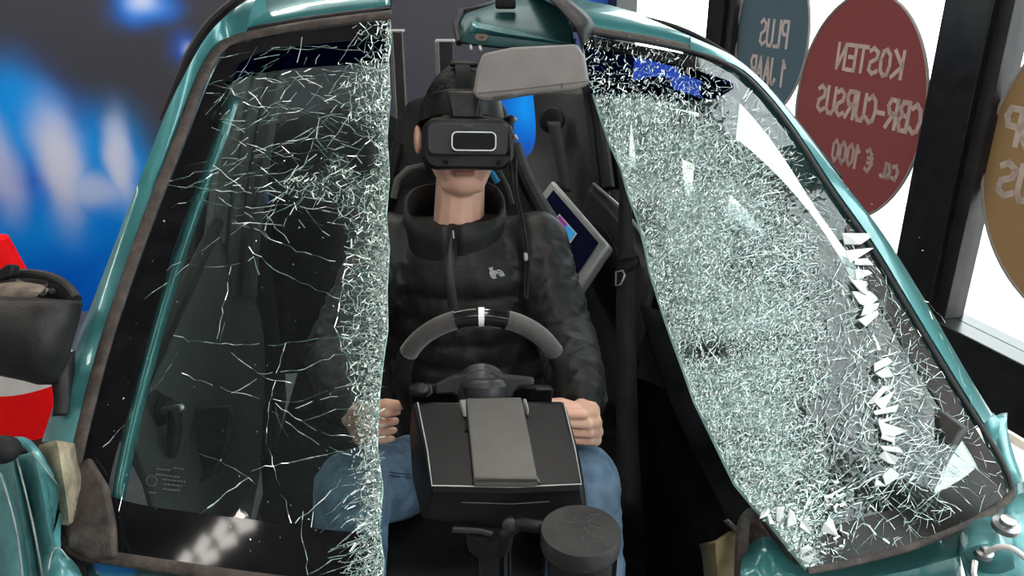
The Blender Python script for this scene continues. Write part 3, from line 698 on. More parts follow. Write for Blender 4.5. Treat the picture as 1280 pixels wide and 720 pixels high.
# ---- frit bands, tint bands, cut edge
def band(name, pane, outer, inner, m, parent, lift=.002, n=40, label=None):
    A = [pane.hit(p.x, p.y, lift) for p in spline([V((*x, 0)) for x in outer], n)]
    B = [pane.hit(p.x, p.y, lift) for p in spline([V((*x, 0)) for x in inner], n)]
    k = 5; rows = [[p.lerp(q, j / k) for p, q in zip(A, B)] for j in range(k + 1)]
    vs = [p for r_ in rows for p in r_]; fs = [(i * n + j, i * n + j + 1, (i + 1) * n + j + 1, (i + 1) * n + j) for i in range(k) for j in range(n - 1)]
    o = add(name, vs, fs, m, parent)
    if label: o['label'] = label
    return o
band('frit_band', PL, [(300, 55), (278, 72), (258, 112), (232, 180), (200, 262), (168, 350), (138, 440), (114, 530), (96, 610), (92, 650), (104, 684)],
     [(322, 66), (300, 80), (290, 105), (270, 165), (244, 240), (216, 320), (190, 410), (166, 500), (148, 560), (138, 600), (136, 626)], M_frit, paneL, label='wide black printed edge of the glass')
band('frit_band', PL, [(92, 650), (104, 684), (150, 695), (230, 708), (330, 720), (420, 728), (478, 732)], [(136, 618), (142, 622), (180, 632), (240, 641), (330, 652), (400, 662), (474, 668)], M_frit, paneL, lift=.0025, label='black printed lower edge')
band('frit_band', PL, [(278, 60), (300, 55), (345, 45), (400, 37), (470, 28), (488, 26)], [(292, 84), (320, 70), (350, 62), (400, 56), (470, 50), (488, 50)], M_frit, paneL, lift=.0028, label='black printed upper edge')
band('tint_band', PL, [(296, 78), (330, 66), (400, 55), (488, 48)], [(280, 108), (330, 92), (400, 84), (488, 80)], M_tint, paneL, label='blue sun band')
band('frit_band', PR, [(727, 44), (800, 58), (870, 72), (905, 88)], [(729, 60), (800, 74), (860, 90), (890, 108)], M_frit, paneR, label='black printed upper edge')
band('tint_band', PR, [(729, 58), (800, 72), (860, 86), (905, 100), (916, 106)], [(738, 118), (790, 124), (840, 127), (890, 124), (917, 110)], M_tint, paneR, lift=.0022, label='blue sun band')
band('frit_band', PR, [(1060, 281), (1082, 312), (1140, 408), (1190, 490), (1230, 555), (1250, 590), (1258, 618)], [(1056, 284), (1066, 322), (1116, 412), (1164, 492), (1202, 552), (1216, 575), (1222, 588)], mat('smoky_frit', (0.020, 0.014, 0.012), .2, var=.3, spec=.08), paneR, label='dark printed side edge')
band('frit_band', PR, [(1008, 712), (1060, 702), (1120, 687), (1180, 666), (1230, 641), (1258, 618)], [(1000, 668), (1050, 655), (1110, 638), (1165, 618), (1200, 600), (1218, 586)], mat('smoky_frit_low', (0.012, 0.011, 0.010), .12, var=.3, spec=.14), paneR, lift=.0024, label='dark printed lower edge')
def cut_edge(pane, poly, parent):
    A = [pane.hit(x, y, .002) for x, y in poly]; B = [pane.hit(x, y, .002) - pane.n * .006 for x, y in poly]; n_ = len(A)
    add('glass_edge', A + B, [(i, i + 1, n_ + i + 1, n_ + i) for i in range(n_ - 1)], M_edge, parent, smooth=False)
cut_edge(PL, CUT_L, paneL); cut_edge(PR, CUT_R, paneR); cut_edge(PR, GLASS_R[21:27], paneR)
# maker's etching in the corner of the glass
et = MB(); re_ = random.Random(3)
M_etch = mat('glass_etching', (0.055, 0.06, 0.06), .7, var=.1)
for row, (x0, y0, x1) in enumerate([(197, 587, 212), (218, 586, 230), (196, 594, 226), (204, 600, 232), (206, 606, 230), (204, 612, 226), (186, 616, 196)]):
    x = x0
    while x < x1:
        w_ = re_.uniform(1.2, 3); a = PL.hit(x, y0 + (x - x0) * .12, .003); b = PL.hit(x + w_, y0 + (x - x0) * .12, .003); u_ = PL.y * .0011
        et.add([a - u_, b - u_, b + u_, a + u_], [(0, 1, 2, 3)]); x += w_ + re_.uniform(.6, 1.4)
et.tube([PL.hit(191 + 6.5 * math.cos(k * PI / 8), 602 + 6.5 * math.sin(k * PI / 8), .003) for k in range(16)], .0007, 4, closed=True)
et.build('maker_etching', M_etch, paneL, smooth=False)['label'] = 'faint etched maker marks with a ringed approval sign'

# ---- rubber seals
def seal(pane, pts, rpx, m, n=70, lift=.004, name='windscreen_seal', label=None):
    q = spline([V((*p, 0)) for p in pts], n); pp = [pane.hit(p.x, p.y, lift) for p in q]
    r_ = [rpx * (p - CAM).length / F_PX for p in pp]
    o = MB().tube(pp, r_, 10, flat=.45, up=pane.n).build(name, m, car, ang=60)
    if label: o['label'] = label
    return o
seal(PL, [(489, 20), (440, 26), (380, 34), (325, 44), (292, 52), (272, 66), (252, 104), (226, 174), (194, 256), (162, 344), (132, 436), (108, 528), (90, 608), (84, 650), (94, 688), (150, 700), (230, 712), (330, 726), (420, 735)], 7.5, M_seal, label='brown weathered rubber seal around the clearer half')
seal(PR, [(722, 40), (800, 53), (870, 68), (918, 88), (952, 118), (990, 166), (1035, 236), (1087, 310), (1145, 406), (1195, 488), (1236, 553), (1257, 592), (1264, 618)], 3.6, M_rubber, label='thin black rubber seal')
seal(PR, [(1264, 616), (1252, 630), (1200, 660), (1130, 687), (1060, 705), (1008, 715)], 4.0, M_seal)
# wide rubber corner piece where the cowl meets the seal
cpts = [(84, 640), (100, 590), (118, 575), (140, 610), (150, 660), (152, 700), (118, 704), (92, 690)]
MB().prism([PL.hit(x, y, .004) for x, y in cpts], PL.n * .014).build('cowl_corner', M_seal, car, bevel=.006, seg=3)['label'] = 'brown rubber corner piece of the cowl'

# ---- A pillars and roof rails: lofts along the silhouette
def pillar(name, pane, inner, outer, dd, m, label, bulge=.012, thick=.07, n=40):
    qi = spline([V((*p, 0)) for p in inner], n); qo = spline([V((*p, 0)) for p in outer], n)
    c0, c1, c2, c3, c4, c5, c6 = [], [], [], [], [], [], []
    for a, b in zip(qi, qo):
        A = pane.hit(a.x, a.y, 0); d0 = (A - CAM).dot(FW); B = P(b.x, b.y, d0 + dd)
        c0.append(A - pane.n * .02); c1.append(A + pane.n * .004); c2.append(A.lerp(B, .35) + pane.n * bulge); c3.append(A.lerp(B, .72) + pane.n * bulge * 1.1); c4.append(B); c5.append(B.lerp(A, .2) - pane.n * thick); c6.append(A.lerp(B, .2) - pane.n * thick)
    o = loft(name, [c0, c1, c2, c3, c4, c5, c6], m, car, n=n, closed=True, ang=50, capends=True); o['label'] = label; return o
AIN_L = [(305, 48), (282, 54), (264, 68), (245, 104), (219, 172), (187, 254), (155, 342), (125, 434), (101, 526), (90, 566)]
AOUT_L = [(330, -14), (305, 2), (270, 32), (246, 66), (214, 125), (188, 190), (160, 262), (122, 360), (80, 468), (52, 552)]
pillar('front_pillar', PL, AIN_L, AOUT_L, .05, M_paint, 'teal windscreen pillar beside the clearer half')
MB().tube(spline([P(x, y, d) for x, y, d in [(322, -16, 1.80), (298, -2, 1.78), (262, 30, 1.75), (238, 66, 1.72), (216, 112, 1.68), (200, 150, 1.65)]], 24), [.010] * 14 + [.010 - .0009 * k for k in range(10)], 8).build('drip_rail', M_rubber, car)
AIN_R = [(862, 64), (920, 84), (956, 115), (994, 163), (1040, 233), (1092, 307), (1150, 403), (1200, 485), (1228, 530)]
AOUT_R = [(862, 45), (915, 72), (960, 112), (1002, 160), (1052, 226), (1104, 292), (1166, 392), (1215, 478), (1240, 518)]
pillar('front_pillar', PR, AIN_R, AOUT_R, .04, M_paint, 'teal windscreen pillar beside the shattered half', bulge=.008)
MB().tube(spline([P(x, y, d) for x, y, d in [(800, 22, 1.95), (850, 36, 1.88), (900, 62, 1.82), (948, 100, 1.76), (1000, 160, 1.70), (1050, 222, 1.62)]], 30), .006, 8).build('drip_rail', M_rubber, car)
# kinked lower end of the right pillar
loft('pillar_foot', [[P(x, y, 1.31) for x, y in [(1238, 516), (1246, 530), (1243, 545), (1252, 570), (1262, 600)]], [P(x, y, 1.30) for x, y in [(1222, 520), (1232, 545), (1240, 565), (1250, 590), (1258, 612)]]], M_paint_worn, car, n=16, thick=.012)

# ---- roof: two torn remains
fr = [(489, 16), (440, 21), (380, 29), (330, 38), (303, 44)]
rows = []
for k, (dy, dz) in enumerate([(0, 0), (.03, .022), (.10, .045), (.25, .068), (.45, .08), (.7, .075)]):
    row = []
    for i, (x, y) in enumerate(fr):
        p = PL.hit(x, y, 0); t = i / 4
        row.append(p + V((-.17 * dy - .0 * t, dy, dz - .05 * max(0, t - .6) * (k > 1))))
    rows.append(row)
o = loft('roof_panel', rows, M_paint, car, n=24, thick=.006); o['label'] = 'torn teal roof remnant over the clearer half'
fr2 = [(716, 30), (760, 38), (810, 46), (862, 58), (905, 76)]
rows = []
for k, (dy, dz) in enumerate([(0, 0), (.03, .020), (.10, .038), (.25, .055), (.45, .06), (.7, .05)]):
    row = []
    for i, (x, y) in enumerate(fr2):
        p = PR.hit(x, y, 0); t = i / 4
        jag = rr.uniform(-.012, .012) if i == 0 else 0
        row.append(p + V((-.25 * dy + jag + (1 - t) * -.06 * dy, dy, dz - .03 * max(0, t - .5) * (k > 1))))
    rows.append(row)
o = loft('roof_panel', rows, M_paint, car, n=24, thick=.006); o['label'] = 'torn teal roof remnant over the shattered half'
# header trims under the roof edge
seal(PL, [(489, 14), (440, 19), (380, 27), (330, 36), (303, 42)], 4, M_rubber, name='header_trim', lift=.006)
seal(PR, [(716, 33), (760, 41), (810, 49), (862, 61), (905, 79)], 8, M_seal, name='header_trim', lift=-.002)
# torn sheet ends hanging off the roof
MB().prism([PL.hit(456, 22, .01), PL.hit(489, 15, .01), PL.hit(487, -8, .02) + V((0, .12, .01)), PL.hit(455, -6, .02) + V((0, .12, .01))], V((0, .004, -.008))).build('torn_liner', M_cloth, car)
loft('torn_flap', [[P(x, y, d) for x, y, d in [(684, -4, 1.86), (700, 12, 1.80), (716, 30, 1.74), (722, 40, 1.72), (737, 106, 1.70)]], [P(x, y, d) for x, y, d in [(696, -6, 1.86), (716, 10, 1.80), (734, 28, 1.75), (728, 44, 1.72), (738, 100, 1.70)]], [P(x, y, d) for x, y, d in [(706, -4, 1.88), (728, 14, 1.82), (742, 32, 1.76), (734, 52, 1.73), (736, 96, 1.72)]]], M_rubber, car, n=22, thick=.006)
# inside of the torn roof: teal cross member with holes and clips
o = loft('roof_cross_member', [[P(x, y, 2.05) for x, y in [(574, 14), (600, 8), (640, -4), (700, -10)]], [P(x, y, 2.0) for x, y in [(572, 30), (590, 20), (640, 12), (712, 16)]], [P(x, y, 1.93) for x, y in [(580, 40), (596, 24), (640, 34), (716, 44)]], [P(x, y, 1.9) for x, y in [(574, 52), (596, 56), (646, 60), (718, 62)]]], M_paint_in, car, n=30, thick=.01); o['label'] = 'dark teal inside of the torn roof'
loft('roof_rib', [[P(x, y, 1.94) for x, y in [(592, 24), (630, 32), (680, 44), (720, 50)]], [P(x, y, 1.90) for x, y in [(590, 34), (630, 42), (680, 50), (720, 58)]], [P(x, y, 1.92) for x, y in [(584, 48), (630, 50), (680, 58), (720, 64)]]], M_paint, car, n=20, thick=.008)
MB().tube([P(574, 54, 1.90), P(570, 30, 1.97), P(578, 14, 2.02), P(612, 8, 2.03), P(640, 0, 2.05)], .008, 8).build('torn_edge_trim', M_rubber, car)
for x, y in [(588, 60), (600, 61)]: MB().lathe(P(x, y, 1.88), UP, [(.003, -.006), (.005, -.002), (.005, .004), (.003, .008)], 10).build('bolt', M_metal, car)
MB().lathe(P(602, 46, 1.90), -FW + UP * .7, [(.016, -.002), (.016, .0), (.005, .001), (.005, .003)], 16).build('screw_plate', M_grime, car)
MB().box(P(632, 3, 1.96), (.05, .04, .03)).build('clip_block', M_rubber, car, bevel=.006)

# ---- sun visor
vis = [(603, 66), (640, 58), (700, 55), (722, 54), (732, 70), (737, 104), (720, 112), (660, 118), (625, 124), (606, 126), (595, 122), (591, 112), (596, 85)]
q = [P(x, y, 1.60 - (y - 55) * .0006) for x, y in vis]
sv = MB().prism(q, FW * .018).build('sun_visor', M_visor, car, bevel=.008, seg=4); sv['label'] = 'grey padded sun visor folded down'
MB().capsule(P(618, 121, 1.545), P(640, 117, 1.545), .004).build('hinge_pin', M_trim_l, sv)
MB().box(P(702, 107, 1.55), (.004, .004, .011)).build('retaining_clip', M_trim_l, sv)
MB().tube([P(598, 116, 1.548), P(640, 112, 1.55), P(690, 106, 1.55), P(735, 101, 1.555)], .003, 6).build('seam', M_visor, sv)

# ---- left side: door, window frame and centre pillar seen through the glass
def SLx(y): return -.63 - .17 * (y - 1.1)
def side(name, xo, prof_front, prof_back, y0, y1, m, label=None, n=14, thick=.02, fx=SLx):
    A = [V((fx(y0) + dx, y0, z)) for dx, z in prof_front]; B = [V((fx(y1) + dx, y1, z)) for dx, z in prof_back]
    o = loft(name, [A, [a.lerp(b, .5) for a, b in zip(A, B)], B], m, car, n=n, thick=thick)
    if label: o['label'] = label
    return o
dl = side('door_panel', 0, [(.0, .12), (.05, .45), (.06, .62), (.035, .74), (.03, .82), (.0, .93)], [(.0, .12), (.05, .45), (.06, .62), (.035, .78), (.03, .90), (.0, .98)], 1.10, 2.15, M_trim, 'dark grey door trim behind the clearer half')
MB().tube([V((SLx(y) + .015, y, .935 + .045 * (y - 1.1))) for y in (1.12, 1.4, 1.7, 2.0, 2.15)], .016, 8).build('window_channel', M_rubber, dl)
side('quarter_panel', 0, [(.02, .04), (.04, .5), (.03, .8), (.0, 1.0)], [(.02, .04), (.04, .5), (.03, .8), (.0, 1.06)], 2.12, 2.72, M_cloth, 'black rear side panel behind the clearer half')
# window crank
cp = P(196, 513, 1.40)
MB().lathe(cp, V((1, -.1, .1)), [(.034, -.012), (.036, -.004), (.030, .004), (.024, .010), (.026, .014), (.020, .020), (.022, .024), (.014, .030), (.014, .042)], 20).build('window_crank', M_rubber, dl)
MB().capsule(P(205, 513, 1.37), P(226, 510, 1.35), .006, .008).build('crank_knob', M_metal, dl)
MB().tube([P(216, 512, 1.36), P(219, 530, 1.37), P(216, 555, 1.38), P(215, 572, 1.38)], [.009, .013, .012, .006], 10).build('crank_arm', M_rubber, dl)
pk = [(246, 512), (288, 510), (291, 522), (282, 560), (270, 590), (250, 600), (230, 598), (238, 555)]
MB().tube([P(x, y, 1.55) for x, y in pk], .006, 8, closed=True).build('pocket_rim', M_black, dl)
MB().prism([P(x, y, 1.57) for x, y in pk], FW * .01).build('pocket_liner', M_matte, dl)
for (x, dz, r_, m_) in [(250, 0, .032, M_trim), (278, 0, .030, M_trim_l), (300, .02, .022, M_trim_l), (322, .03, .026, M_trim)]:
    pts = [P(x + 34, 60, 2.22 + dz), P(x + 18, 120, 2.18 + dz), P(x + 4, 200, 2.14 + dz), P(x - 8, 290, 2.10 + dz), P(x - 12, 335, 2.08 + dz), P(x - 14, 372, 2.07 + dz)]
    MB().tube(spline(pts, 20), r_, 10).build('pillar_trim', m_, car)
loft('inner_pillar_skin', [[PL.hit(x - 14, y, -.035) for x, y in [(292, 100), (268, 170), (240, 245), (212, 325), (186, 412), (162, 500), (142, 590), (136, 622)]], [PL.hit(x - 3, y, -.05) for x, y in [(292, 100), (268, 170), (240, 245), (212, 325), (186, 412), (162, 500), (142, 590), (136, 622)]]], M_paint, car, n=30, thick=.004)['label'] = 'bare teal inner pillar behind the glass'
# dark rear bulkhead cloth and floor that close the cabin
loft('cabin_floor', [[V((-.80, 2.7, .2)), V((.3, 2.7, .2))], [V((-.66, 1.4, .18)), V((.62, 1.4, .18))], [V((-.6, .95, .2)), V((.72, 1.05, .2))]], M_cloth, car, n=12, thick=.01)
loft('rear_bulkhead', [[V((-.86, 2.62, .2)), V((.0, 2.75, .2)), V((.34, 2.72, .2))], [V((-.86, 2.62, .85)), V((.0, 2.75, .80)), V((.34, 2.72, .9))]], M_cloth, car, n=16, thick=.01)
loft('rear_seat_back', [[V((-.78, 2.5, .4)), V((-.5, 2.42, .4)), V((-.30, 2.5, .4))], [V((-.78, 2.52, 1.0)), V((-.5, 2.46, 1.05)), V((-.3, 2.52, 1.0))], [V((-.76, 2.58, 1.12)), V((-.5, 2.56, 1.18)), V((-.34, 2.58, 1.12))]], M_cloth, car, n=16, thick=.03)
# ---- right side
def SRx(y): return .66 - .26 * (y - 1.2)
side('door_panel', 0, [(.0, .20), (-.05, .45), (-.06, .62), (-.035, .74), (-.03, .84), (.0, .94)], [(.0, .20), (-.05, .45), (-.06, .62), (-.035, .78), (-.03, .93), (.0, 1.0)], 1.06, 2.42, M_trim, 'dark grey door trim behind the shattered half', fx=SRx)
# rear side trim with the belt reel, centre pillar and door top
loft('quarter_trim', [[P(668, 112, 2.75), P(672, 160, 2.75), P(668, 188, 2.75), P(652, 205, 2.78), P(640, 225, 2.78)], [P(700, 112, 2.62), P(702, 170, 2.60), P(700, 215, 2.60), P(690, 240, 2.62), P(670, 262, 2.64)], [P(742, 108, 2.50), P(748, 170, 2.48), P(756, 225, 2.46), P(740, 300, 2.46), P(730, 380, 2.5)]], M_trim, car, n=24, thick=.015)['label'] = 'grey rear side trim with belt reel'
loft('parcel_ledge', [[P(640, 222, 2.72), P(700, 224, 2.62)], [P(640, 238, 2.60), P(700, 244, 2.55)], [P(640, 300, 2.60), P(700, 320, 2.55)]], M_trim, car, n=12, thick=.02)
MB().lathe(P(690, 150, 2.55), -FW, [(.040, -.02), (.042, .0), (.034, .016), (.012, .022)], 20).build('belt_reel', M_black, car)
loft('belt_webbing', [[P(684, 152, 2.52), P(694, 200, 2.50), P(702, 240, 2.48)], [P(700, 152, 2.52), P(708, 200, 2.50), P(714, 240, 2.48)]], M_belt, car, n=14, thick=.003)
for (x, r_, m_) in [(741, .012, M_trim), (752, .022, M_trim), (766, .012, M_rubber)]:
    MB().tube(spline([P(x - 12, 92, 2.36), P(x - 4, 140, 2.36), P(x + 2, 190, 2.34), P(x + 8, 236, 2.32)], 14), r_, 10).build('pillar_trim', m_, car)
loft('door_top', [[P(742, 232, 2.30), P(775, 262, 2.16), P(800, 292, 2.04), P(830, 345, 1.9)], [P(738, 240, 2.28), P(768, 272, 2.14), P(792, 305, 2.02), P(815, 360, 1.9)], [P(730, 262, 2.30), P(758, 305, 2.16), P(782, 350, 2.04), P(800, 420, 1.9)], [P(728, 330, 2.34), P(752, 372, 2.2), P(775, 420, 2.08), P(790, 480, 1.95)]], M_trim, car, n=20, thick=.02)['label'] = 'padded dark door top beside the seat belt'
MB().tube([P(742, 230, 2.28), P(775, 259, 2.14), P(800, 288, 2.02), P(830, 340, 1.9)], .005, 8).build('sill_strip', M_alu, car)
MB().tube(spline([P(734, 282, 2.22), P(752, 284, 2.14), P(770, 310, 2.08), P(780, 350, 2.0)], 14), .004, 6).build('door_seam', M_rubber, car)
for r_, off, m_ in ((.034, .10, M_trim), (.016, .16, M_rubber)):
    MB().tube(spline([PR.hit(x, y, 0) - PR.n * off for x, y in [(862, 112), (905, 128), (950, 160), (1000, 208), (1046, 265), (1090, 340), (1130, 420), (1165, 500)]], 24), r_, 10).build('door_frame', m_, car)
loft('roof_side_liner', [[P(742, 92, 2.42), P(790, 100, 2.2), P(840, 112, 2.0), P(880, 124, 1.88)], [P(742, 112, 2.42), P(790, 122, 2.2), P(840, 134, 2.0), P(880, 142, 1.88)]], M_rubber, car, n=16, thick=.02)
MB().tube(spline([P(812, 108, 2.2), P(822, 190, 2.16), P(828, 260, 2.10), P(832, 330, 2.0)], 14), .062, 10).build('pillar_trim', M_trim, car)
# driver's belt hanging by the shattered half
o = loft('seat_belt', [[P(776, 208, 1.80), P(773, 270, 1.80), P(771, 340, 1.80), P(770, 460, 1.80), P(772, 640, 1.85)], [P(784, 212, 1.79), P(790, 270, 1.79), P(793, 340, 1.79), P(796, 460, 1.79), P(800, 640, 1.84)]], M_belt, car, n=24, thick=.003); o['label'] = 'black seat belt hanging down'
MB().tube([P(772, 336, 1.78), P(774, 324, 1.78), P(798, 321, 1.78), P(799, 330, 1.78), P(788, 337, 1.78)], .004, 8, closed=True).build('buckle_loop', M_rubber, o)
tg = MB(); tg.tube([P(770, 340, 1.775), P(778, 338, 1.775), P(781, 344, 1.775), P(776, 356, 1.775), P(769, 357, 1.775)], .0028, 8, closed=True); tg.build('buckle_tongue', M_metal, o)
# dark footwell cloth on the right
loft('footwell_cloth', [[P(800, 380, 1.86), P(826, 470, 1.74), P(864, 560, 1.6), P(905, 640, 1.45), P(930, 720, 1.3)], [P(850, 400, 1.85), P(880, 480, 1.75), P(920, 560, 1.6), P(950, 640, 1.48), P(970, 720, 1.35)]], M_cloth, car, n=20, thick=.006)
loft('footwell_side', [[P(790, 470, 2.0), P(800, 560, 1.95), P(810, 740, 1.9)], [P(870, 500, 1.72), P(890, 600, 1.6), P(920, 740, 1.5)]], M_cloth, car, n=16, thick=.006)

# ---- front structure at the lower left: crumpled wing, hinge post, mirror
loft('hinge_post_foam', [[P(54, 556, 1.13), P(58, 590, 1.12), P(70, 630, 1.10), P(80, 655, 1.08)], [P(72, 552, 1.10), P(78, 590, 1.08), P(84, 630, 1.07), P(86, 655, 1.06)], [P(88, 556, 1.13), P(92, 580, 1.12), P(96, 600, 1.11), P(90, 650, 1.1)]], M_foam, car, n=14, thick=.012)['label'] = 'yellowed foam showing at the pillar foot'
MB().prism([P(82, 640, 1.11), P(98, 650, 1.10), P(106, 700, 1.08), P(110, 735, 1.06), P(78, 735, 1.06), P(74, 690, 1.08)], FW * .02).build('hinge_bracket', M_rubber, car, bevel=.003)
wing = [
 ('wing_fold', [(18, 572, 1.10), (28, 600, 1.08), (42, 660, 1.05), (56, 735, 1.02)], [(40, 566, 1.08), (50, 600, 1.05), (60, 660, 1.03), (74, 735, 1.0)], [(76, 614, 1.10), (76, 640, 1.09), (72, 690, 1.07), (82, 735, 1.04)]),
 ('wing_fold', [(-6, 552, 1.12), (0, 600, 1.10), (8, 660, 1.08), (20, 740, 1.05)], [(14, 556, 1.12), (20, 600, 1.06), (32, 660, 1.04), (44, 740, 1.02)], [(20, 570, 1.11), (30, 602, 1.09), (44, 662, 1.06), (57, 740, 1.03)]),
 ('wing_skin', [(-30, 560, 1.02), (-26, 600, 1.0), (-20, 660, .98), (-10, 740, .96)], [(-2, 590, 1.0), (8, 620, .98), (20, 670, .96), (28, 740, .94)], [(6, 600, 1.04), (16, 630, 1.02), (28, 680, 1.0), (36, 740, .98)])]
for nm, a, b, c in wing:
    loft(nm, [[P(*q) for q in a], [P(*q) for q in b], [P(*q) for q in c]], M_paint_worn, car, n=16, thick=.006, ang=60)
M_bare = mat('bare_scraped_edge', (0.22, 0.27, 0.27), .35, metal=.5, var=.3, vscale=40)
for pts in ([(20, 570, 1.075), (28, 600, 1.065), (42, 660, 1.035), (56, 735, 1.005)], [(40, 564, 1.065), (58, 588, 1.07), (76, 614, 1.085), (76, 650, 1.075)], [(0, 592, .985), (10, 622, .965), (22, 672, .945), (30, 740, .925)], [(60, 735, 1.0), (62, 700, 1.005), (72, 684, 1.01), (88, 704, 1.02)]):
    MB().tube(spline([P(*q) for q in pts], 16), .0015, 6).build('scraped_fold_edge', M_bare, car)
MB().prism([P(44, 575, 1.07), P(74, 616, 1.085), P(60, 690, 1.04), P(52, 640, 1.04)], V((0, .006, 0))).build('wing_fold', M_paint_worn, car, bevel=.002)
MB().prism([P(60, 690, 1.035), P(74, 640, 1.075), P(72, 690, 1.06), P(80, 735, 1.03), P(62, 735, 1.01)], V((0, .006, 0))).build('wing_fold', M_paint_worn, car, bevel=.002)
MB().tube(spline([P(-4, 548, 1.09), P(8, 560, 1.09), P(14, 552, 1.1), P(30, 552, 1.1), P(44, 566, 1.09), P(60, 590, 1.09), P(78, 616, 1.1)], 20), .006, 8).build('wing_edge', M_paint_worn, car)
loft('inner_wing_bead', [[P(56, 700, 1.03), P(66, 690, 1.02), P(80, 694, 1.02), P(96, 712, 1.03)], [P(52, 740, 1.0), P(66, 730, .99), P(84, 730, .99), P(108, 740, 1.0)]], M_paint_worn, car, n=14, thick=.006)
MB().ellipsoid(P(4, 562, 1.05), (.022, .02, .018)).build('torn_rubber_plug', M_rubber, car)
loft('scuttle_panel', [[P(110, 706, 1.09), P(230, 716, 1.08), P(360, 732, 1.06), P(480, 742, 1.05)], [P(110, 740, 1.02), P(230, 745, 1.02), P(360, 750, 1.02), P(480, 760, 1.02)]], M_paint, car, n=20, thick=.006)
# broken wing mirror
dm = 1.20
rows = []
for (y, xl, xr, bul) in [(372, -40, 97, .02), (380, -42, 102, .045), (400, -44, 97, .062), (425, -44, 90, .066), (448, -42, 84, .06), (462, -30, 80, .04), (474, 30, 76, .022), (479, 48, 68, .008)]:
    row = []
    for k in range(13):
        t = k / 12; x = xl + (xr - xl) * t; e = math.sqrt(max(0, 1 - abs(2 * t - 1) ** 2.6))
        row.append(P(x, y + (6 * t * t if y < 380 else 0), dm - bul * e + .05 * (t > .7) * (t - .7)))
    rows.append(row)
mir = loft('wing_mirror', rows, M_mirrorcase, car, n=26, thick=.005, ang=60); mir['label'] = 'black wing mirror case with its glass missing'
MB().tube(spline([P(-30, 348, 1.27), P(0, 343, 1.27), P(40, 342, 1.27), P(68, 348, 1.26), P(86, 360, 1.25), P(96, 374, 1.23)], 24), .0075, 10).build('case_rim', M_mirrorcase, mir)
loft('case_back', [[P(-30, 348, 1.29), P(30, 345, 1.29), P(70, 352, 1.28), P(95, 374, 1.25)], [P(-30, 392, 1.30), P(30, 392, 1.30), P(70, 392, 1.28), P(95, 390, 1.24)]], M_rubber, mir, n=16, thick=.005)
MB().ellipsoid(P(14, 366, 1.23), (.05, .03, .014)).ellipsoid(P(36, 364, 1.24), (.03, .02, .01)).build('mirror_motor', M_grime, mir)
MB().tube([P(22, 352, 1.25), P(34, 358, 1.24), P(46, 368, 1.22)], .004, 8).build('wire', M_grime, mir)
MB().tube([P(61, 352, 1.26), P(56, 362, 1.24), P(50, 370, 1.22)], .003, 8).build('rib', M_rubber, mir)
MB().lathe(P(66, 364, 1.24), -FW, [(.005, 0), (.005, .004), (.002, .005)], 12).build('screw', M_hub, mir)
MB().prism([P(-4, 338, 1.24), P(8, 330, 1.24), P(16, 331, 1.24), P(14, 345, 1.24), P(-4, 352, 1.24)], FW * .02).build('torn_gasket', M_rubber, mir, bevel=.003)
loft('mirror_foot', [[P(70, 470, 1.2), P(76, 500, 1.19), P(74, 520, 1.18)], [P(88, 440, 1.24), P(84, 480, 1.22), P(80, 505, 1.2)]], M_mirrorcase, mir, n=10, thick=.02)

# ---- lower right: torn cowl, brackets, strut tower
loft('cowl_panel', [[P(930, 690, 1.26), P(960, 672, 1.27), P(1000, 706, 1.25), P(1060, 704, 1.24), P(1130, 688, 1.23), P(1205, 662, 1.22)], [P(925, 715, 1.22), P(960, 706, 1.22), P(1000, 722, 1.20), P(1060, 726, 1.19), P(1130, 715, 1.18), P(1200, 695, 1.19)], [P(925, 750, 1.2), P(960, 750, 1.2), P(1000, 755, 1.18), P(1060, 760, 1.18), P(1130, 750, 1.18), P(1200, 745, 1.2)]], M_paint, car, n=30, thick=.006)['label'] = 'teal cowl panel under the glass'
MB().tube(spline([P(926, 720, 1.25), P(928, 670, 1.26), P(932, 648, 1.27), P(945, 640, 1.27), P(965, 655, 1.26), P(985, 684, 1.25), P(1000, 706, 1.24)], 20), .011, 8, flat=.5, up=(0, -1, 0)).build('torn_cowl_edge', M_seal, car)
MB().prism([P(930, 655, 1.29), P(948, 648, 1.29), P(972, 682, 1.28), P(952, 700, 1.28), P(940, 750, 1.27), P(924, 750, 1.27)], FW * .03).build('cowl_insulation', M_brown, car, bevel=.004)
o = loft('bracket', [[P(876, 680, 1.30), P(880, 700, 1.29), P(884, 745, 1.28)], [P(894, 676, 1.26), P(896, 700, 1.26), P(900, 745, 1.25)], [P(912, 665, 1.28), P(914, 695, 1.27), P(916, 745, 1.27)], [P(928, 662, 1.30), P(928, 695, 1.30), P(928, 745, 1.3)]], M_olive, car, n=14, thick=.006); o['label'] = 'olive-brown torn bracket'
MB().prism([P(904, 652, 1.29), P(912, 650, 1.28), P(926, 664, 1.28), P(918, 664, 1.28)], FW * .008).build('torn_tab', M_metal, car, bevel=.002)
loft('inner_wing', [[P(1205, 665, 1.22), P(1240, 640, 1.24), P(1262, 610, 1.26), P(1300, 600, 1.28)], [P(1200, 690, 1.17), P(1238, 680, 1.18), P(1262, 650, 1.2), P(1300, 640, 1.22)], [P(1215, 745, 1.12), P(1240, 745, 1.12), P(1270, 745, 1.12), P(1310, 745, 1.12)]], M_paint_worn, car, n=20, thick=.006)
loft('strut_tower', [[P(1204, 672, 1.16), P(1216, 655, 1.15), P(1244, 648, 1.15), P(1262, 664, 1.15)], [P(1206, 690, 1.12), P(1222, 682, 1.10), P(1244, 680, 1.10), P(1262, 690, 1.11)], [P(1216, 708, 1.13), P(1232, 714, 1.12), P(1250, 714, 1.12), P(1266, 708, 1.13)]], M_paint_worn, car, n=16, thick=.008)
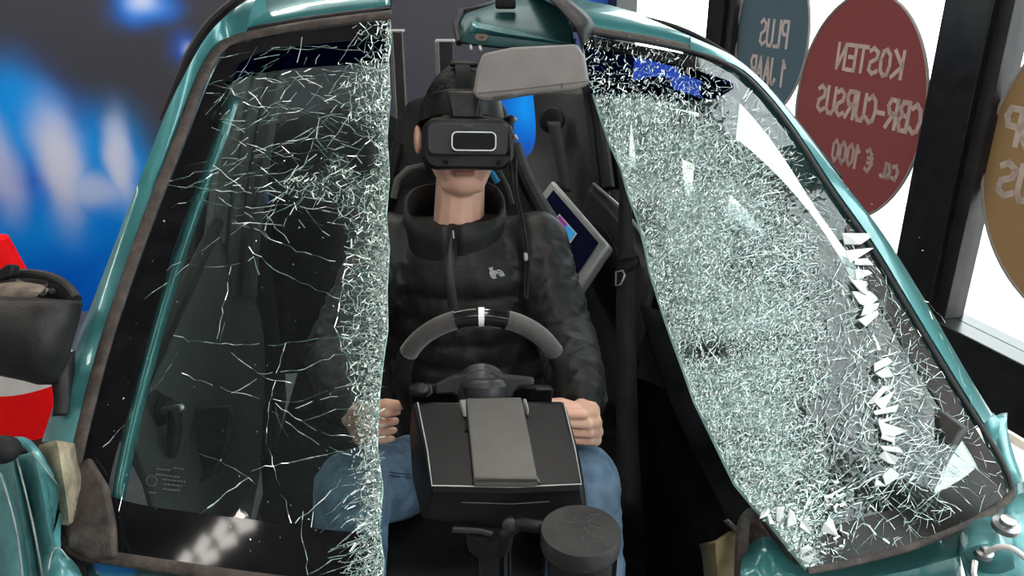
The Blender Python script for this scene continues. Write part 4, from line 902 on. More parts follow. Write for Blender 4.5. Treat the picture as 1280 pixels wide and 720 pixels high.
for x, y, r_ in [(1258, 656, .018), (1230, 690, .012)]:
    MB().lathe(P(x, y, 1.10), (UP - FW * .6), [(r_, -.006), (r_, .002), (r_ * .6, .004), (r_ * .55, .010), (r_ * .2, .011)], 16).build('bolt', M_metal, car)
MB().tube(spline([P(1234, 690, 1.08), P(1248, 684, 1.06), P(1266, 686, 1.05), P(1282, 698, 1.05)], 14), .004, 8).build('cable', M_cable, car)
MB().tube([P(1218, 702, 1.09), P(1216, 716, 1.08), P(1222, 740, 1.07)], .005, 8).build('bracket_rod', M_metal, car)
loft('wing_fold', [[P(1240, 522, 1.32), P(1246, 560, 1.30), P(1258, 600, 1.28), P(1270, 640, 1.26)], [P(1256, 516, 1.36), P(1256, 560, 1.31), P(1270, 600, 1.28), P(1285, 640, 1.26)], [P(1252, 540, 1.34), P(1268, 580, 1.32), P(1284, 620, 1.30), P(1310, 660, 1.28)]], M_paint_worn, car, n=14, thick=.008)

# ================================================================== RACING SEAT
seat = thing('racing_seat', P(585, 640, 1.95) * 1.0, 'black bucket racing seat with blue-edged shoulder opening behind the driver', 'seat')
seat.location = V((-.1, 1.8, .45))
sh = [(500, 215), (490, 180), (492, 150), (508, 126), (540, 112), (600, 112), (630, 126), (642, 160), (650, 200), (668, 240), (686, 276), (700, 340), (705, 480), (690, 560), (480, 560), (462, 480), (465, 340), (475, 280), (486, 245)]
MB().prism([P(x, y, 1.98 - (y - 112) * .0003) for x, y in sh], FW * .07).build('backrest', M_blkleather, seat, bevel=.025, seg=4)
for pts in ([(644, 180), (655, 215), (672, 250), (694, 290), (708, 350), (712, 450)], [(498, 180), (488, 220), (478, 260), (466, 300), (458, 360), (455, 450)]):
    MB().tube(spline([P(x, y, 1.93) for x, y in pts], 20), [.014 + .018 * i / 19 for i in range(20)], 10).build('side_bolster', M_trim if pts[0][0] > 600 else M_blkleather, seat)
for pts in ([(492, 248), (497, 225), (510, 212), (530, 208)], [(612, 208), (624, 216), (634, 236), (640, 256)]):
    MB().tube([P(x, y, 1.90) for x, y in pts], .009, 8).build('belt_slot_frame', M_trim_l if pts[0][0] < 600 else M_trim, seat)
MB().tube([P(608, 212, 1.885), P(616, 218, 1.885), P(622, 228, 1.885)], .008, 8).build('blue_edge', M_blue, seat)
MB().prism([V((-.36, 1.18, .42)), V((.14, 1.18, .42)), V((.14, 1.85, .36)), V((-.36, 1.85, .36))], V((0, 0, .12))).build('seat_cushion', M_blkleather, seat, bevel=.03, seg=3)
MB().box((-.1, 1.5, .28), (.4, .5, .16)).build('seat_base', M_matte, seat, bevel=.01)

# ================================================================== PERSON
person = thing('person', V((-.1, 1.5, .2)), 'person in a black jacket and blue jeans seated in the car wearing a headset', 'person')
H = P(577, 168, 1.76)
hr, hf, hu = frame_from((CAM - H) + V((.10, 0, .03)), (0.0, 0, 1))
hr, hu = hr, hu
tilt = Matrix.Rotation(math.radians(-2), 3, hf); hr = tilt @ hr; hu = tilt @ hu
hr = -hr                                            # to the right in the picture
def HL(x, y, z): return H + hr * x + hu * y + hf * z  # head frame: right, up, forward (towards the viewer)
HR = rotm(hr, hf, hu)
sh_l = P(484, 308, 1.80); sh_r = P(668, 306, 1.80)
el_l = P(418, 445, 1.70); el_r = P(708, 428, 1.70)
wr_l = P(436, 512, 1.50); wr_r = P(729, 500, 1.45)
hip_l = P(535, 590, 1.88); hip_r = P(640, 590, 1.88)
kn_l = P(440, 612, 1.47); kn_r = P(726, 604, 1.46)
ft_l = V((kn_l.x - .02, kn_l.y - .16, .26)); ft_r = V((kn_r.x + .04, kn_r.y - .16, .26))
pel = (hip_l + hip_r) / 2; chest = P(583, 350, 1.83); neck0 = P(573, 285, 1.80); neck1 = P(572, 225, 1.77)
body = MB()
body.ellipsoid(HL(0, .030, -.015), (.080, .100, .102), HR)            # cranium
body.ellipsoid(HL(0, -.04, .026), (.066, .070, .088), HR)             # face
body.ellipsoid(HL(0, -.098, .050), (.044, .038, .034), HR)            # chin
for sg in (-1, 1):
    body.capsule(HL(.058 * sg, -.045, -.005), HL(.028 * sg, -.106, .050), .022, .020)   # jaw line
    body.ellipsoid(HL(.096 * sg, -.012, .0), (.009, .020, .032), HR); body.capsule(HL(.07 * sg, -.012, -.01), HL(.094 * sg, -.012, -.0), .014, .010)       # ear
    body.capsule(HL(.050 * sg, -.035, .055), HL(.03 * sg, -.08, .065), .020)
body.capsule(HL(0, .01, .098), HL(0, -.028, .112), .010, .014)        # nose
body.ellipsoid(HL(0, -.076, .078), (.030, .020, .018), HR)            # mouth area
body.capsule(neck0, HL(0, -.055, -.015), .058, .054)
body.capsule(neck0 + V((0, .02, -.02)), HL(0, -.02, -.03), .055, .055)
body.capsule(neck0 + V((0, 0, -.03)), sh_l, .055, .05); body.capsule(neck0 + V((0, 0, -.03)), sh_r, .055, .05)
body.capsule(chest, neck0 + V((0, 0, -.04)), .10, .07); body.capsule(pel, chest, .11, .11)
for (s_, e_, w_) in ((sh_l, el_l, wr_l), (sh_r, el_r, wr_r)):
    body.capsule(s_, e_, .047, .040); body.capsule(e_, w_, .040, .027)
for (a, b, c) in ((hip_l, kn_l, ft_l), (hip_r, kn_r, ft_r)):
    body.capsule(a, b, .078, .052); body.capsule(b, c, .052, .038); body.capsule(c, c + V((0, -.16, -.02)), .036, .028)
def hand(rc, er, tg, nc, wrist, flip=1, thumb_in=.0):
    """a fist closed around a bar at rc: er outward, tg up along the bar, nc towards the viewer"""
    mc = []
    spec = [(.037, 1.0, .0088), (.0125, 1.08, .0091), (-.0120, 1.0, .0087), (-.0345, .84, .0078)]
    nails = []
    for k, (t, ln, r_) in enumerate(spec):
        b = rc + tg * t
        mcp = b + er * .052 * ln + nc * (-.012); pip = b + er * .040 * ln + nc * .026 * ln; dip = b + er * .004 + nc * .032 * ln + tg * (-.002); tip = b - er * .016 + nc * .014
        body.capsule(mcp, pip, r_ + .0015, r_ + .0005); body.capsule(pip, dip, r_ + .0005, r_ - .0005); body.capsule(dip, tip, r_ - .0005, r_ - .0015)
        body.ellipsoid(pip + (er * .3 + nc * .5) * .004, (r_ * 1.04,) * 3)
        mc.append(mcp); nails.append((dip.lerp(tip, .75), nc * .6 - er * .8))
    heel = wrist.lerp((mc[0] + mc[3]) / 2, .45)
    for m_ in mc: body.capsule(m_, heel, .013, .020)
    body.capsule(heel, wrist, .024, .027)
    for a_, b_ in zip(mc, mc[1:]): body.capsule(a_ - nc * .006, b_ - nc * .006, .010)
    t0 = wrist.lerp(mc[0], .45) - nc * .01 - er * .004; t1 = rc + tg * .046 + er * .030 + nc * .0; t2 = rc + tg * .056 + er * .006 + nc * .014; t3 = rc + tg * .052 - er * .018 + nc * .020
    body.capsule(t0, t1, .016, .0125); body.capsule(t1, t2, .0125, .0115); body.capsule(t2, t3, .0115, .0095)
    nails.append((t3 + nc * .004, nc)); return nails
nl = hand(P(482, 532, 1.455), V((-1, 0, -.05)), V((.22, -.25, .94)).normalized(), V((.15, -.86, .45)).normalized(), wr_l)
nr = hand(P(707, 531, 1.405), V((1, 0, -.12)).normalized(), V((-.30, -.25, .92)).normalized(), V((-.1, -.86, .45)).normalized(), wr_r)
remesh('body', body, M_skin, person, .0032, 2, .45)
li = MB(); li.capsule(HL(-.020, -.073, .0965), HL(.020, -.073, .0965), .0052); li.capsule(HL(-.016, -.082, .0945), HL(.016, -.082, .0945), .006)
li.build('lips', M_lip, person)
hp = MB(); hp.ellipsoid(HL(0, .050, -.022), (.084, .106, .098), HR, 32, 20); ho = hp.build('hair', M_hair, person)
for v in ho.data.vertices:
    q = v.co - H; z = q.dot(hf); y = q.dot(hu)
    k = noise.noise(v.co * 55) * .006 + noise.noise(v.co * 120) * .003
    v.co += (v.co - HL(0, .05, -.02)).normalized() * k
    if y < -.0 + .5 * max(0, z): v.co += hu * min(.05, (.0 + .5 * max(0, z) - y)) - hf * .01 * (z > 0)

# jacket: torso rings, sleeves, collar
jk = MB()
def ring_torso(c, rx, ry, ax=V((1, 0, 0)), up=V((0, -.25, .97))): return (c, rx, ry)
tors = [(pel + V((0, .02, .02)), .175, .125), (pel.lerp(chest, .35) + V((0, 0, 0)), .175, .125), (pel.lerp(chest, .7), .185, .130), (chest + V((0, 0, .02)), .195, .130), (chest.lerp(neck0, .45), .190, .118), (neck0.lerp(chest, .25), .13, .095)]
for a, b in zip(tors, tors[1:]):
    for t in (0, .33, .66):
        c = a[0].lerp(b[0], t); jk.ellipsoid(c, (a[1] * (1 - t) + b[1] * t, a[2] * (1 - t) + b[2] * t, .075), None, 24, 10)
jk.capsule(neck0 + V((-.03, .01, -.045)), sh_l + V((.0, 0, .0)), .074, .070); jk.capsule(neck0 + V((.03, .01, -.045)), sh_r, .074, .070)
for (s_, e_, w_) in ((sh_l, el_l, wr_l), (sh_r, el_r, wr_r)):
    m1 = s_.lerp(e_, .5)
    jk.capsule(s_, m1, .076, .070); jk.capsule(m1, e_, .070, .064); jk.capsule(e_, e_.lerp(w_, .75), .064, .052); jk.capsule(e_.lerp(w_, .75), e_.lerp(w_, .97), .052, .040)
def segpar(p, a, b):
    ab = b - a; t = max(0, min(1, (p - a).dot(ab) / ab.dot(ab))); return t, (p - a - ab * t).length
def jdisp(p, nn):
    best = None
    for (a, b, sc) in ((sh_l, el_l, 1), (el_l, wr_l, 1), (sh_r, el_r, 1), (el_r, wr_r, 1)):
        t, d = segpar(p, a, b)
        if best is None or d < best[0]: best = (d, t, a, b)
    if best[0] < .085 and best[1] > .12:
        d, t, a, b = best; ax = (b - a).normalized(); s_ = (p - a).dot(ax)
        q = p * 9; k = noise.noise(V((s_ * 30 + 2.6 * noise.noise(q * 1.3), q.x * 1.6 + s_ * 9, q.z * 1.2)))
        k2 = noise.noise(V((s_ * 52 - q.x * 3, q.y * 2.2, q.z * 2.4 + 7)))
        return .0050 * (.6 - abs(k) * 2) + .0026 * (.5 - abs(k2) * 2) + .001 * noise.noise(p * 40)
    sg = 1 if p.x > -.1 else -1
    q = V(((p.x + .1) * sg * 13 + p.z * 5, p.y * 3, p.z * 2.2)); q2 = V(((p.x + .1) * sg * 17 - p.z * 8, 3 + p.y * 4, p.z * 3))
    return .0065 * (1 - 2 * abs(noise.noise(q))) + .0030 * (1 - 2 * abs(noise.noise(q2))) + .001 * noise.noise(p * 28) - .004
remesh('jacket', jk, M_jacket, person, .0065, 8, .5, jdisp)['label'] = 'black nylon jacket with stand-up collar'
def cring(c, rx, ry, zf, n=40, a0=0, a1=2 * PI, tiltz=.0):
    return [c + V((rx * math.sin(a0 + (a1 - a0) * k / (n - 1)), -ry * math.cos(a0 + (a1 - a0) * k / (n - 1)), zf(a0 + (a1 - a0) * k / (n - 1)))) for k in range(n)]
cc = neck0 + V((-.006, -.012, .022))
g0 = .09; g1 = 2 * PI - .09
col = loft('collar', [cring(cc + V((0, 0, -.095)), .140, .112, lambda t: -.045 * math.cos(t), a0=g0, a1=g1), cring(cc + V((0, 0, -.050)), .120, .102, lambda t: -.036 * math.cos(t), a0=g0, a1=g1), cring(cc + V((0, 0, .0)), .110, .096, lambda t: -.026 * math.cos(t) + .004 * math.sin(5 * t), a0=g0, a1=g1), cring(cc + V((0, 0, .040)), .107, .095, lambda t: -.028 * math.cos(t) + .006 * math.sin(3 * t + 1), a0=g0, a1=g1)], M_jacket, person, n=48, thick=.009, ang=80)
def jfront(px, py, lift=.0):
    """front of the jacket under a spot"""
    r = ray(px, py).normalized(); jo = bpy.data.objects['jacket']
    inv = jo.matrix_parent_inverse
    ok, loc, nn, _ = jo.ray_cast(CAM, r) if True else (0, 0, 0, 0)
    return (loc - r * lift) if ok else None
fl = [q for q in (jfront(x, y, .002) for x, y in [(569, 268), (566, 285), (563, 305), (561, 330), (562, 355), (566, 380), (570, 400), (572, 420)]) if q]
MB().tube(fl, .011, 8, flat=.35, up=(0, -1, .3)).build('zip_flap', M_jacket2, person)
MB().capsule(cc + V((.002, -.098, .006)), cc + V((.003, -.101, -.008)), .0022, .003).build('zip_pull', M_metal, person)
for (e_, w_) in ((el_l, wr_l), (el_r, wr_r)):
    ax = (w_ - e_).normalized()
    MB().lathe(e_.lerp(w_, .90), ax, [(.036, -.01), (.041, -.004), (.042, .008), (.039, .018), (.034, .022)], 24).build('cuff', M_jacket2, person)
# small white embroidered logo on the chest
lc = jfront(622, 341, .004)
if lc:
    lx, ly, ln = V((.97, .05, .22)).normalized(), None, V((.05, -.93, .36)).normalized()
    lx = (lx - ln * lx.dot(ln)).normalized(); ly = ln.cross(lx)
    for i, wd in enumerate(('THE', 'NORTH', 'FACE')):
        letters('logo_letter', wd, lc + lx * -.016 + ly * (.007 - i * .0085), lx, ly, ln, .0068, .0013, M_white, person, gap=.15, width=.62, lift=.0)
    for i, r_ in enumerate((.005, .0085, .012)):
        MB().tube([lc + lx * (.0005 + r_ * math.cos(a)) + ly * (-.010 + r_ * 1.3 * math.sin(a)) for a in [PI / 2 * k / 8 for k in range(9)]], .0012, 5).build('logo_arc', M_white, person)

# jeans
jn = MB()
jn.ellipsoid(pel, (.17, .13, .11))
for (a, b, c) in ((hip_l, kn_l, ft_l), (hip_r, kn_r, ft_r)):
    jn.capsule(a, b, .094, .070); jn.capsule(b, b.lerp(c, .5), .070, .064); jn.capsule(b.lerp(c, .5), b.lerp(c, .92), .064, .055)
def ndisp(p, nn):
    return .004 * (1 - 2 * abs(noise.noise(V((p.x * 14, p.y * 22, p.z * 26))))) + .002 * noise.noise(p * 40)
remesh('jeans', jn, M_jeans, person, .007, 6, .5, ndisp)['label'] = 'washed blue denim jeans'
for c in (ft_l, ft_r):
    MB().capsule(c + V((0, .02, -.03)), c + V((0, -.17, -.035)), .046, .040).build('shoe', M_matte, person)
jo = bpy.data.objects['jeans']
st = MB()
for pts in ([(487, 590), (500, 592), (513, 593)], [(487, 594), (500, 596), (513, 597)]):
    hits = []
    for x, y in pts:
        r = ray(x, y).normalized(); ok, loc, nn, _ = jo.ray_cast(CAM, r)
        if ok: hits.append(loc - r * .001)
    if len(hits) > 1: st.tube(hits, .0012, 5)
if st.v: st.build('seam', M_stitch, person)

# ================================================================== VR HEADSET
hs = thing('vr_headset', HL(0, -.05, .1), 'black virtual reality headset with white-outlined window, worn on the face', 'headset')
def HB(cx, cy, cz, w_, h_, d_): return MB().box(HL(cx, cy, cz), (w_, d_, h_), HR)
def rrect(cx, cy, w_, h_, r_, z, n=6, bow=0.0):
    out = []
    for (sx, sy, a0) in ((1, 1, 0), (-1, 1, PI / 2), (-1, -1, PI), (1, -1, 1.5 * PI)):
        for k in range(n + 1):
            a = a0 + PI / 2 * k / n; x = cx + sx * (w_ / 2 - r_) + r_ * math.cos(a); y = cy + sy * (h_ / 2 - r_) + r_ * math.sin(a)
            out.append(HL(x, y - .010, z - bow * (x / .1) ** 2))
    return out
def shell(name, secs, m, parent=hs):
    vs = [p for s_ in secs for p in s_]; n_ = len(secs[0]); fs = []
    for i in range(len(secs) - 1):
        for k in range(n_): fs.append((i * n_ + k, i * n_ + (k + 1) % n_, (i + 1) * n_ + (k + 1) % n_, (i + 1) * n_ + k))
    fs += [tuple(range(n_))[::-1], tuple((len(secs) - 1) * n_ + k for k in range(n_))]
    return add(name, vs, fs, m, parent, ang=30, recalc=True)
sx = .006
shell('visor_body', [rrect(sx, -.012, .176, .098, .030, .060, bow=.02), rrect(sx, -.012, .188, .104, .032, .085, bow=.02), rrect(sx, -.012, .190, .104, .032, .140, bow=.02), rrect(sx, -.012, .184, .098, .030, .150, bow=.02), rrect(sx, -.012, .174, .088, .026, .154, bow=.02)], M_black)
shell('faceplate', [rrect(sx, -.002, .168, .064, .014, .150, bow=.02), rrect(sx, -.002, .170, .066, .014, .157, bow=.02), rrect(sx, -.002, .162, .058, .012, .160, bow=.02)], M_hub)
shell('camera_window', [rrect(sx + .010, -.006, .084, .032, .009, .156), rrect(sx + .010, -.006, .084, .032, .009, .1605)], M_gloss)
ring = [p for p in rrect(sx + .010, -.006, .088, .036, .010, .1605)]
MB().tube(ring, .0014, 6, closed=True).build('white_outline', M_white, hs)
for x in (-.046, .062): MB().lathe(HL(sx + x, -.058, .151), hf, [(.0045, -.004), (.0045, .002), (.003, .004)], 14).build('sensor', M_gloss, hs)
letters('logo_letter', 'VARJO', HL(sx - .012, .0125, .1605), hr, hu, hf, .0045, .0009, M_trim_l, hs, gap=.35, width=1.0)
MB().box(HL(sx + .084, -.022, .140), (.006, .02, .045), HR).build('side_grille', M_gloss, hs, bevel=.002)
# halo strap round the head
hal = []
for k in range(48):
    a = 2 * PI * k / 48; hal.append((.098 * math.sin(a), .118 * math.cos(a)))
lo = [HL(x, .042 + .20 * (z - .118) - .0, z - .012) for x, z in hal]; hi = [HL(x * .90, .090 + .20 * (z - .118), z * .93 - .014) for x, z in hal]
lo2 = [HL(x * .94, .042 + .20 * (z - .118), z * .94 - .012) for x, z in hal]; hi2 = [HL(x * .86, .092 + .20 * (z - .118), z * .88 - .014) for x, z in hal]
vs = lo + hi + hi2 + lo2; n_ = 48
add('halo_strap', vs, [(r_ * n_ + k, r_ * n_ + (k + 1) % n_, ((r_ + 1) % 4) * n_ + (k + 1) % n_, ((r_ + 1) % 4) * n_ + k) for r_ in range(4) for k in range(n_)], M_black, hs, ang=50, recalc=True)
ts = [HL(.012 * 0, y, z) for y, z in [(.090, .090), (.125, .068), (.148, .03), (.158, -.02), (.145, -.07), (.10, -.115)]]
MB().tube(spline(ts, 20), .017, 10, flat=.18, up=hu).build('top_strap', M_matte, hs)
HB(.004, .146, .028, .06, .010, .03).build('strap_buckle', M_black, hs, bevel=.004)
MB().prism([HL(-.035, .085, .094), HL(.035, .085, .094), HL(.028, .03, .10), HL(-.028, .03, .10)], hf * .022).build('forehead_bracket', M_black, hs, bevel=.005)
MB().tube([HL(-.062, .028, .085), HL(-.03, .034, .10), HL(.03, .036, .10), HL(.075, .028, .09)], .004, 8).build('foam_edge', M_trim, hs)
for sg in (1,):
    HB(.098 * sg, .012, .055, .012, .055, .10).build('side_arm', M_black, hs, bevel=.005)
MB().capsule(HL(.100, .030, .09), HL(.106, .030, .10), .005).build('adjuster', M_alu, hs)
MB().capsule(HL(.104, -.004, .12), HL(.106, -.010, .13), .004).build('plug', M_alu, hs)
for off in (0, .007):
    pts = [HL(.100, -.050, .07) + V((off, 0, 0)), P(642, 235, 1.66), P(648, 265, 1.66), P(654, 300, 1.655), P(657, 330, 1.655), P(656, 352, 1.655), P(656, 374, 1.655)]
    pts = [p + V((off * .8, 0, 0)) for p in pts]
    MB().tube(spline(pts, 30), .0028, 8).build('cable', M_rubber, hs)
MB().capsule(P(657, 318, 1.652), P(657.5, 324, 1.652), .0045).build('cable_clip', M_alu, hs)

# ================================================================== STEERING WHEEL RIG
rig = thing('steering_wheel_rig', P(620, 700, 1.2), 'simulator steering wheel on a black wheel base with a grey centre plate', 'steering wheel')
wc = P(602, 474, 1.36); ta = math.radians(14)
wx = V((1, .04, -.03)).normalized(); wt = V((0, -math.sin(ta), math.cos(ta))); wt = (wt - wx * wt.dot(wx)).normalized(); wn = wx.cross(wt)   # wn points away from the viewer
if wn.y < 0: wn = -wn
RIM = .1345
def rim_pt(a, r_=RIM, o_=0): return wc + wx * (r_ * math.sin(a)) + wt * (r_ * math.cos(a)) + wn * o_
def arc(a0, a1, n): return [rim_pt(math.radians(a0 + (a1 - a0) * k / (n - 1))) for k in range(n)]
MB().tube(arc(-18, 16, 12), .0150, 14).build('rim_top_marker', M_gloss, rig)
MB().tube(arc(16, 62, 16), .0155, 14).build('suede_grip', M_leather, rig); MB().tube(arc(-64, -18, 16), .0155, 14).build('suede_grip', M_leather, rig)
MB().tube(arc(62, 296, 60), .0152, 14).build('rim', M_blkleather, rig)
MB().tube(arc(-3.0, 0.8, 4), .0157, 14).build('white_stripe', M_white, rig)
for a in (62, -64, 16, -18): MB().tube(arc(a - .4, a + .4, 3), .0160, 14).build('stitching', M_trim_l if abs(a) > 30 else M_gloss, rig)
MB().tube([rim_pt(math.radians(a), RIM - .012, -.0095) for a in range(-17, 16, 3)], .0012, 6).build('chrome_strip', M_metal, rig)
# spokes, hub and shifter bracket
hubc = wc - wn * .035
for sg in (-1, 1):
    MB().prism([wc + wx * (sg * .03) - wt * .005, wc + wx * (sg * .128) - wt * .012, wc + wx * (sg * .124) - wt * .050, wc + wx * (sg * .03) - wt * .045], wn * -.012).build('spoke', M_blkleather, rig, bevel=.004)
    MB().prism([wc + wx * (sg * .088) + wt * .012 - wn * .03, wc + wx * (sg * .118) + wt * .016 - wn * .034, wc + wx * (sg * .118) - wt * .03 - wn * .034, wc + wx * (sg * .080) - wt * .03 - wn * .03], wn * -.008).build('shift_paddle', M_black, rig, bevel=.003)
br = [(543, 480), (566, 470), (582, 468), (590, 463), (606, 461), (618, 463), (628, 469), (668, 473), (668, 482), (650, 484), (642, 490), (640, 498), (572, 499), (566, 493), (544, 494)]
MB().prism([P(x, y, 1.315) for x, y in br], FW * .025).build('shifter_bracket', M_hub, rig, bevel=.004)
MB().lathe(hubc, -wn, [(.040, -.03), (.042, .0), (.038, .030), (.03, .05), (.03, .10)], 28).build('hub', M_hub, rig)
MB().lathe(P(606, 485, 1.30), UP, [(.034, -.012), (.036, .004), (.030, .012), (.02, .016)], 28).build('quick_release', M_hub, rig)
MB().ellipsoid(P(524, 487, 1.30), (.018, .014, .011)).build('paddle_mount', M_black, rig)
MB().prism([P(531, 481, 1.305), P(539, 480, 1.305), P(541, 492, 1.30), P(534, 498, 1.30), P(530, 494, 1.30)], FW * .015).build('paddle_mount', M_black, rig, bevel=.002)
# wheel base
tb = [(514, 501, 1.29), (706, 500, 1.29), (722, 560, 1.235), (729, 607, 1.19), (640, 612, 1.185), (538, 611, 1.19), (530, 560, 1.235)]
top = [P(*q) for q in tb]
bot = [P(512, 540, 1.36), P(708, 540, 1.36), P(730, 600, 1.27), P(734, 640, 1.205), P(640, 668, 1.20), P(526, 650, 1.205), P(514, 600, 1.27)]
n_ = len(top)
fs = [tuple(range(n_))[::-1], tuple(range(n_, 2 * n_))] + [(i, (i + 1) % n_, n_ + (i + 1) % n_, n_ + i) for i in range(n_)]
ob = add('base_body', top + bot, fs, M_satin, rig, ang=30, recalc=True)
b_ = ob.modifiers.new('bevel', 'BEVEL'); b_.width = .007; b_.segments = 3; b_.limit_method = 'ANGLE'
mid = [P(*q) for q in [(522, 506, 1.278), (702, 505, 1.278), (718, 562, 1.224), (726, 604, 1.182), (640, 608, 1.178), (540, 607, 1.182), (534, 562, 1.224)]]
MB().prism(mid, -UP * .012).build('top_panel', M_satin, rig, bevel=.002)
MB().tube([P(522, 503, 1.272), P(534, 562, 1.218), P(540, 607, 1.178), P(640, 609, 1.174), P(727, 605, 1.178), P(719, 562, 1.218), P(705, 503, 1.272)], .0012, 6).build('panel_edge', M_alu, rig)
pl = [P(582, 497, 1.262), P(652, 496, 1.262), P(662, 545, 1.215), P(672, 597, 1.168), P(592, 597, 1.168), P(587, 545, 1.215)]
MB().prism(pl, -UP * .014).build('centre_plate', M_gun, rig, bevel=.002)
MB().prism([P(592, 597, 1.168), P(672, 597, 1.168), P(676, 604, 1.168), P(591, 604, 1.168)], FW * .012).build('plate_lip', M_gun, rig, bevel=.0015)
for a, b in (((574, 499), (590, 512)), ((653, 498), (664, 510))):
    MB().prism([P(a[0], a[1], 1.272), P(b[0] - 6, a[1], 1.27), P(b[0] - 3, b[1], 1.255), P(a[0] + 5, b[1], 1.258)], -UP * .012).build('plate_clip', M_alu, rig, bevel=.0015)
MB().tube([P(577, 628, 1.192), P(640, 630, 1.184), P(687, 627, 1.190)], .0008, 5).build('seam', M_trim_l, rig)
# post and clamp
MB().lathe(P(618, 655, 1.235), V((0, 0, -1)), [(.026, 0), (.027, .02), (.026, .5), (.026, .72)], 24).build('post', M_gloss, rig)
MB().lathe(P(612, 660, 1.20), V((0, 0, -1)), [(.034, 0), (.036, .01), (.034, .03)], 24).build('clamp_ring', M_black, rig)
MB().tube([P(566, 662, 1.19), P(600, 664, 1.185), P(616, 668, 1.18)], .005, 8).build('clamp_screw', M_hub, rig)
MB().capsule(P(630, 668, 1.16), P(648, 656, 1.16), .009).capsule(P(648, 654, 1.16), P(672, 658, 1.15), .010).build('clamp_arm', M_black, rig)
MB().lathe(P(638, 657, 1.16), -FW, [(.012, -.006), (.012, .006), (.006, .009)], 16).build('clamp_knob', M_hub, rig)

# scratched drum beside the post
dr = thing('lidded_drum', P(726, 760, 1.1), 'black cylindrical drum with a scratched flat lid at the bottom of the picture', 'drum')
dc = P(726, 662, 1.09); dr.location = (dc.x, dc.y, dc.z - .55)
MB().lathe(dc, V((0, 0, -1)), [(.0535, 0), (.0548, .0018), (.0548, .026), (.053, .028)], 48).build('lid', M_lid, dr, ang=40)
MB().lathe(dc - V((0, 0, .028)), V((0, 0, -1)), [(.0515, 0), (.0515, .5), (.06, .522)], 40).build('drum_body', M_gloss, dr)
sc = MB(); rs = random.Random(4)
for k in range(26):
    a = rs.uniform(0, 2 * PI); r_ = .05 * math.sqrt(rs.random()); a2 = rs.uniform(0, PI); L_ = rs.uniform(.004, .022)
    p = dc + V((r_ * math.cos(a), r_ * math.sin(a), .0004)); q = p + V((L_ * math.cos(a2), L_ * math.sin(a2), 0))
    if (q - dc).to_2d().length < .05: sc.tube([p, q], .00028, 4)
sc.build('scratches', M_trim_l, dr)['kind'] = 'stuff'

# ================================================================== MONITOR behind the shoulder
mon = thing('tilted_monitor', P(715, 380, 2.1), 'silver-framed monitor leaning on its corner behind the right shoulder', 'monitor')
M_dark = mat('screen_off_blue', (0.004, 0.006, 0.02), .15, var=.8, vscale=4, col2=(0.012, 0.012, 0.06), emis=.0)
M_pic1 = emit('screen_picture_cyan', (0.05, 0.35, 0.75), .7); M_pic2 = emit('screen_picture_magenta', (0.35, 0.05, 0.30), .6)
mo = [(640, 290, 2.20), (690, 224, 2.20), (761, 306, 2.02), (720, 368, 2.02)]
MO = [P(*q) for q in mo]; mn = (MO[2] - MO[0]).cross(MO[1] - MO[0]).normalized()
if mn.dot(CAM - MO[0]) < 0: mn = -mn
MB().prism(MO, -mn * .035).build('casing', M_alu, mon, bevel=.008, seg=3)
cen = sum(MO, V((0, 0, 0))) / 4
INN = [cen + (p - cen) * .80 + mn * .001 for p in MO]
MB().prism(INN, mn * .001).build('display', M_dark, mon, smooth=False)
def quad_in(u0, u1, v0, v1, lift):
    f = lambda u, v: (INN[1].lerp(INN[2], u)).lerp(INN[0].lerp(INN[3], u), v) + mn * lift
    return [f(u0, v0), f(u1, v0), f(u1, v1), f(u0, v1)]
MB().prism(quad_in(.30, .68, .22, .52, .0020), mn * .0008).build('screen_picture', M_white, mon, smooth=False)
MB().prism(quad_in(.32, .49, .24, .50, .0030), mn * .0008).build('screen_picture', M_pic2, mon, smooth=False)
MB().prism(quad_in(.49, .66, .24, .50, .0030), mn * .0008).build('screen_picture', M_pic1, mon, smooth=False)
MB().capsule(cen - mn * .03, V((cen.x, cen.y + .05, .25)), .02).build('stand', M_black, mon)

# ================================================================== TRAFFIC CONE
ct = V((0, 0, 0)); cc_ = P(-10, 298, 2.75); ch = cc_.z
cone = thing('traffic_cone', (cc_.x, cc_.y, 0), 'red and white traffic cone behind the wing mirror', 'traffic cone')
def cr(z): return .050 + (ch - z) * .235
zs = [ch, ch - .14, ch - .28, ch - .42, .05]
ax = V((0, 0, -1)); tp = V((cc_.x, cc_.y, ch))
b1, b2, b3 = P(0, 380, 2.7).z, P(0, 530, 2.62).z, 0
def seg_(z0, z1): return [(cr(z0), ch - z0), (cr((z0 + z1) / 2), ch - (z0 + z1) / 2), (cr(z1), ch - z1)]
MB().lathe(tp, ax, [(cr(ch) - .012, -.002), (cr(ch), 0)] + seg_(ch, b1), 36).build('cone_band', M_red, cone)
MB().lathe(tp, ax, seg_(b1, b2), 36).build('cone_band', M_conew, cone)
MB().lathe(tp, ax, seg_(b2, .04), 36).build('cone_band', M_red, cone)
MB().box((cc_.x, cc_.y, .02), (.5, .5, .04)).build('base_plate', M_rubber, cone, bevel=.01)

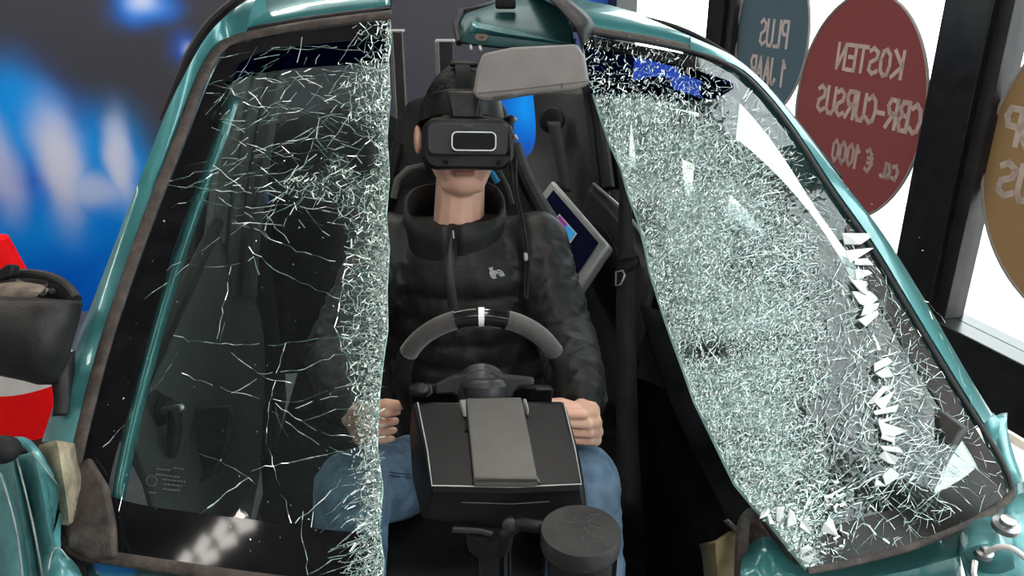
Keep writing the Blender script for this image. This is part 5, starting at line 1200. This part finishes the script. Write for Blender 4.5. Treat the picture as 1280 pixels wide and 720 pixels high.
# ================================================================== posts of the stand behind the car
M_post = mat('bronze_profile', (0.06, 0.052, 0.05), .4, metal=.3, var=.15)
for (x0, x1, y_, d, lab, m_) in [(488, 506, 40, 2.9, 'dark upright post behind the torn glass edge', M_post), (543, 570, 52, 3.2, 'short grey upright profile rising behind the headset', M_frame2)]:
    p = P((x0 + x1) / 2, y_, d); wd = (x1 - x0) * d / F_PX
    t = thing('display_post', (p.x, p.y, 0), lab, 'post', 'posts behind the car')
    MB().box((p.x, p.y, p.z / 2), (wd * .8, .05, p.z)).build('profile', m_, t, bevel=.004)
    MB().box((p.x - wd * .36, p.y - .03, p.z / 2), (wd * .2, .012, p.z)).build('edge_strip', M_trim_l, t, bevel=.002)
    MB().box((p.x, p.y, p.z + .004), (wd * .9, .06, .008)).build('end_cap', M_alu, t, bevel=.002)

# ================================================================== lamps (one is mirrored in the glass at the lower left)
nL = PL.n; hitp = PL.hit(268, 680, .002); vin = ray(268, 680).normalized()
rdir = vin - nL * 2 * vin.dot(nL); tt = (CEIL - .07 - hitp.z) / rdir.z if rdir.z > 0 else 0
lp = hitp + rdir * tt
lamp(-1.43, -.08, math.radians(33), .46, .13, 'small slanted lens lamp mirrored in the clearer half of the glass')
for x, y, rz, lab in [(.05, -.9, 0, 'long lens lamp overhead in front of the car'), (-1.9, -1.3, 0, 'long lens lamp to the front left'), (1.5, -1.2, 0, 'long lens lamp to the front right'),
                      (-2.5, 1.2, PI / 2, 'unseen long lens lamp by the left wall, added to light the printed wall'), (-2.6, 2.75, PI / 2, 'unseen long lens lamp in the left rear corner, added to light the printed wall and the cone'), (-.9, 3.2, 0, 'unseen long lens lamp added to brighten the middle of the printed wall'), (-1.6, 3.0, 0, 'unseen long lens lamp added to brighten the printed back wall'), (0.02, 2.75, PI / 2, 'long lens lamp above the rear of the car'), (.05, .6, PI / 2, 'long lens lamp above the steering wheel')]:  # left-wall, rear-corner and printed-wall lamps are unseen, added to brighten wall and cone
    lamp(x, y, rz, 1.2, .3, lab)
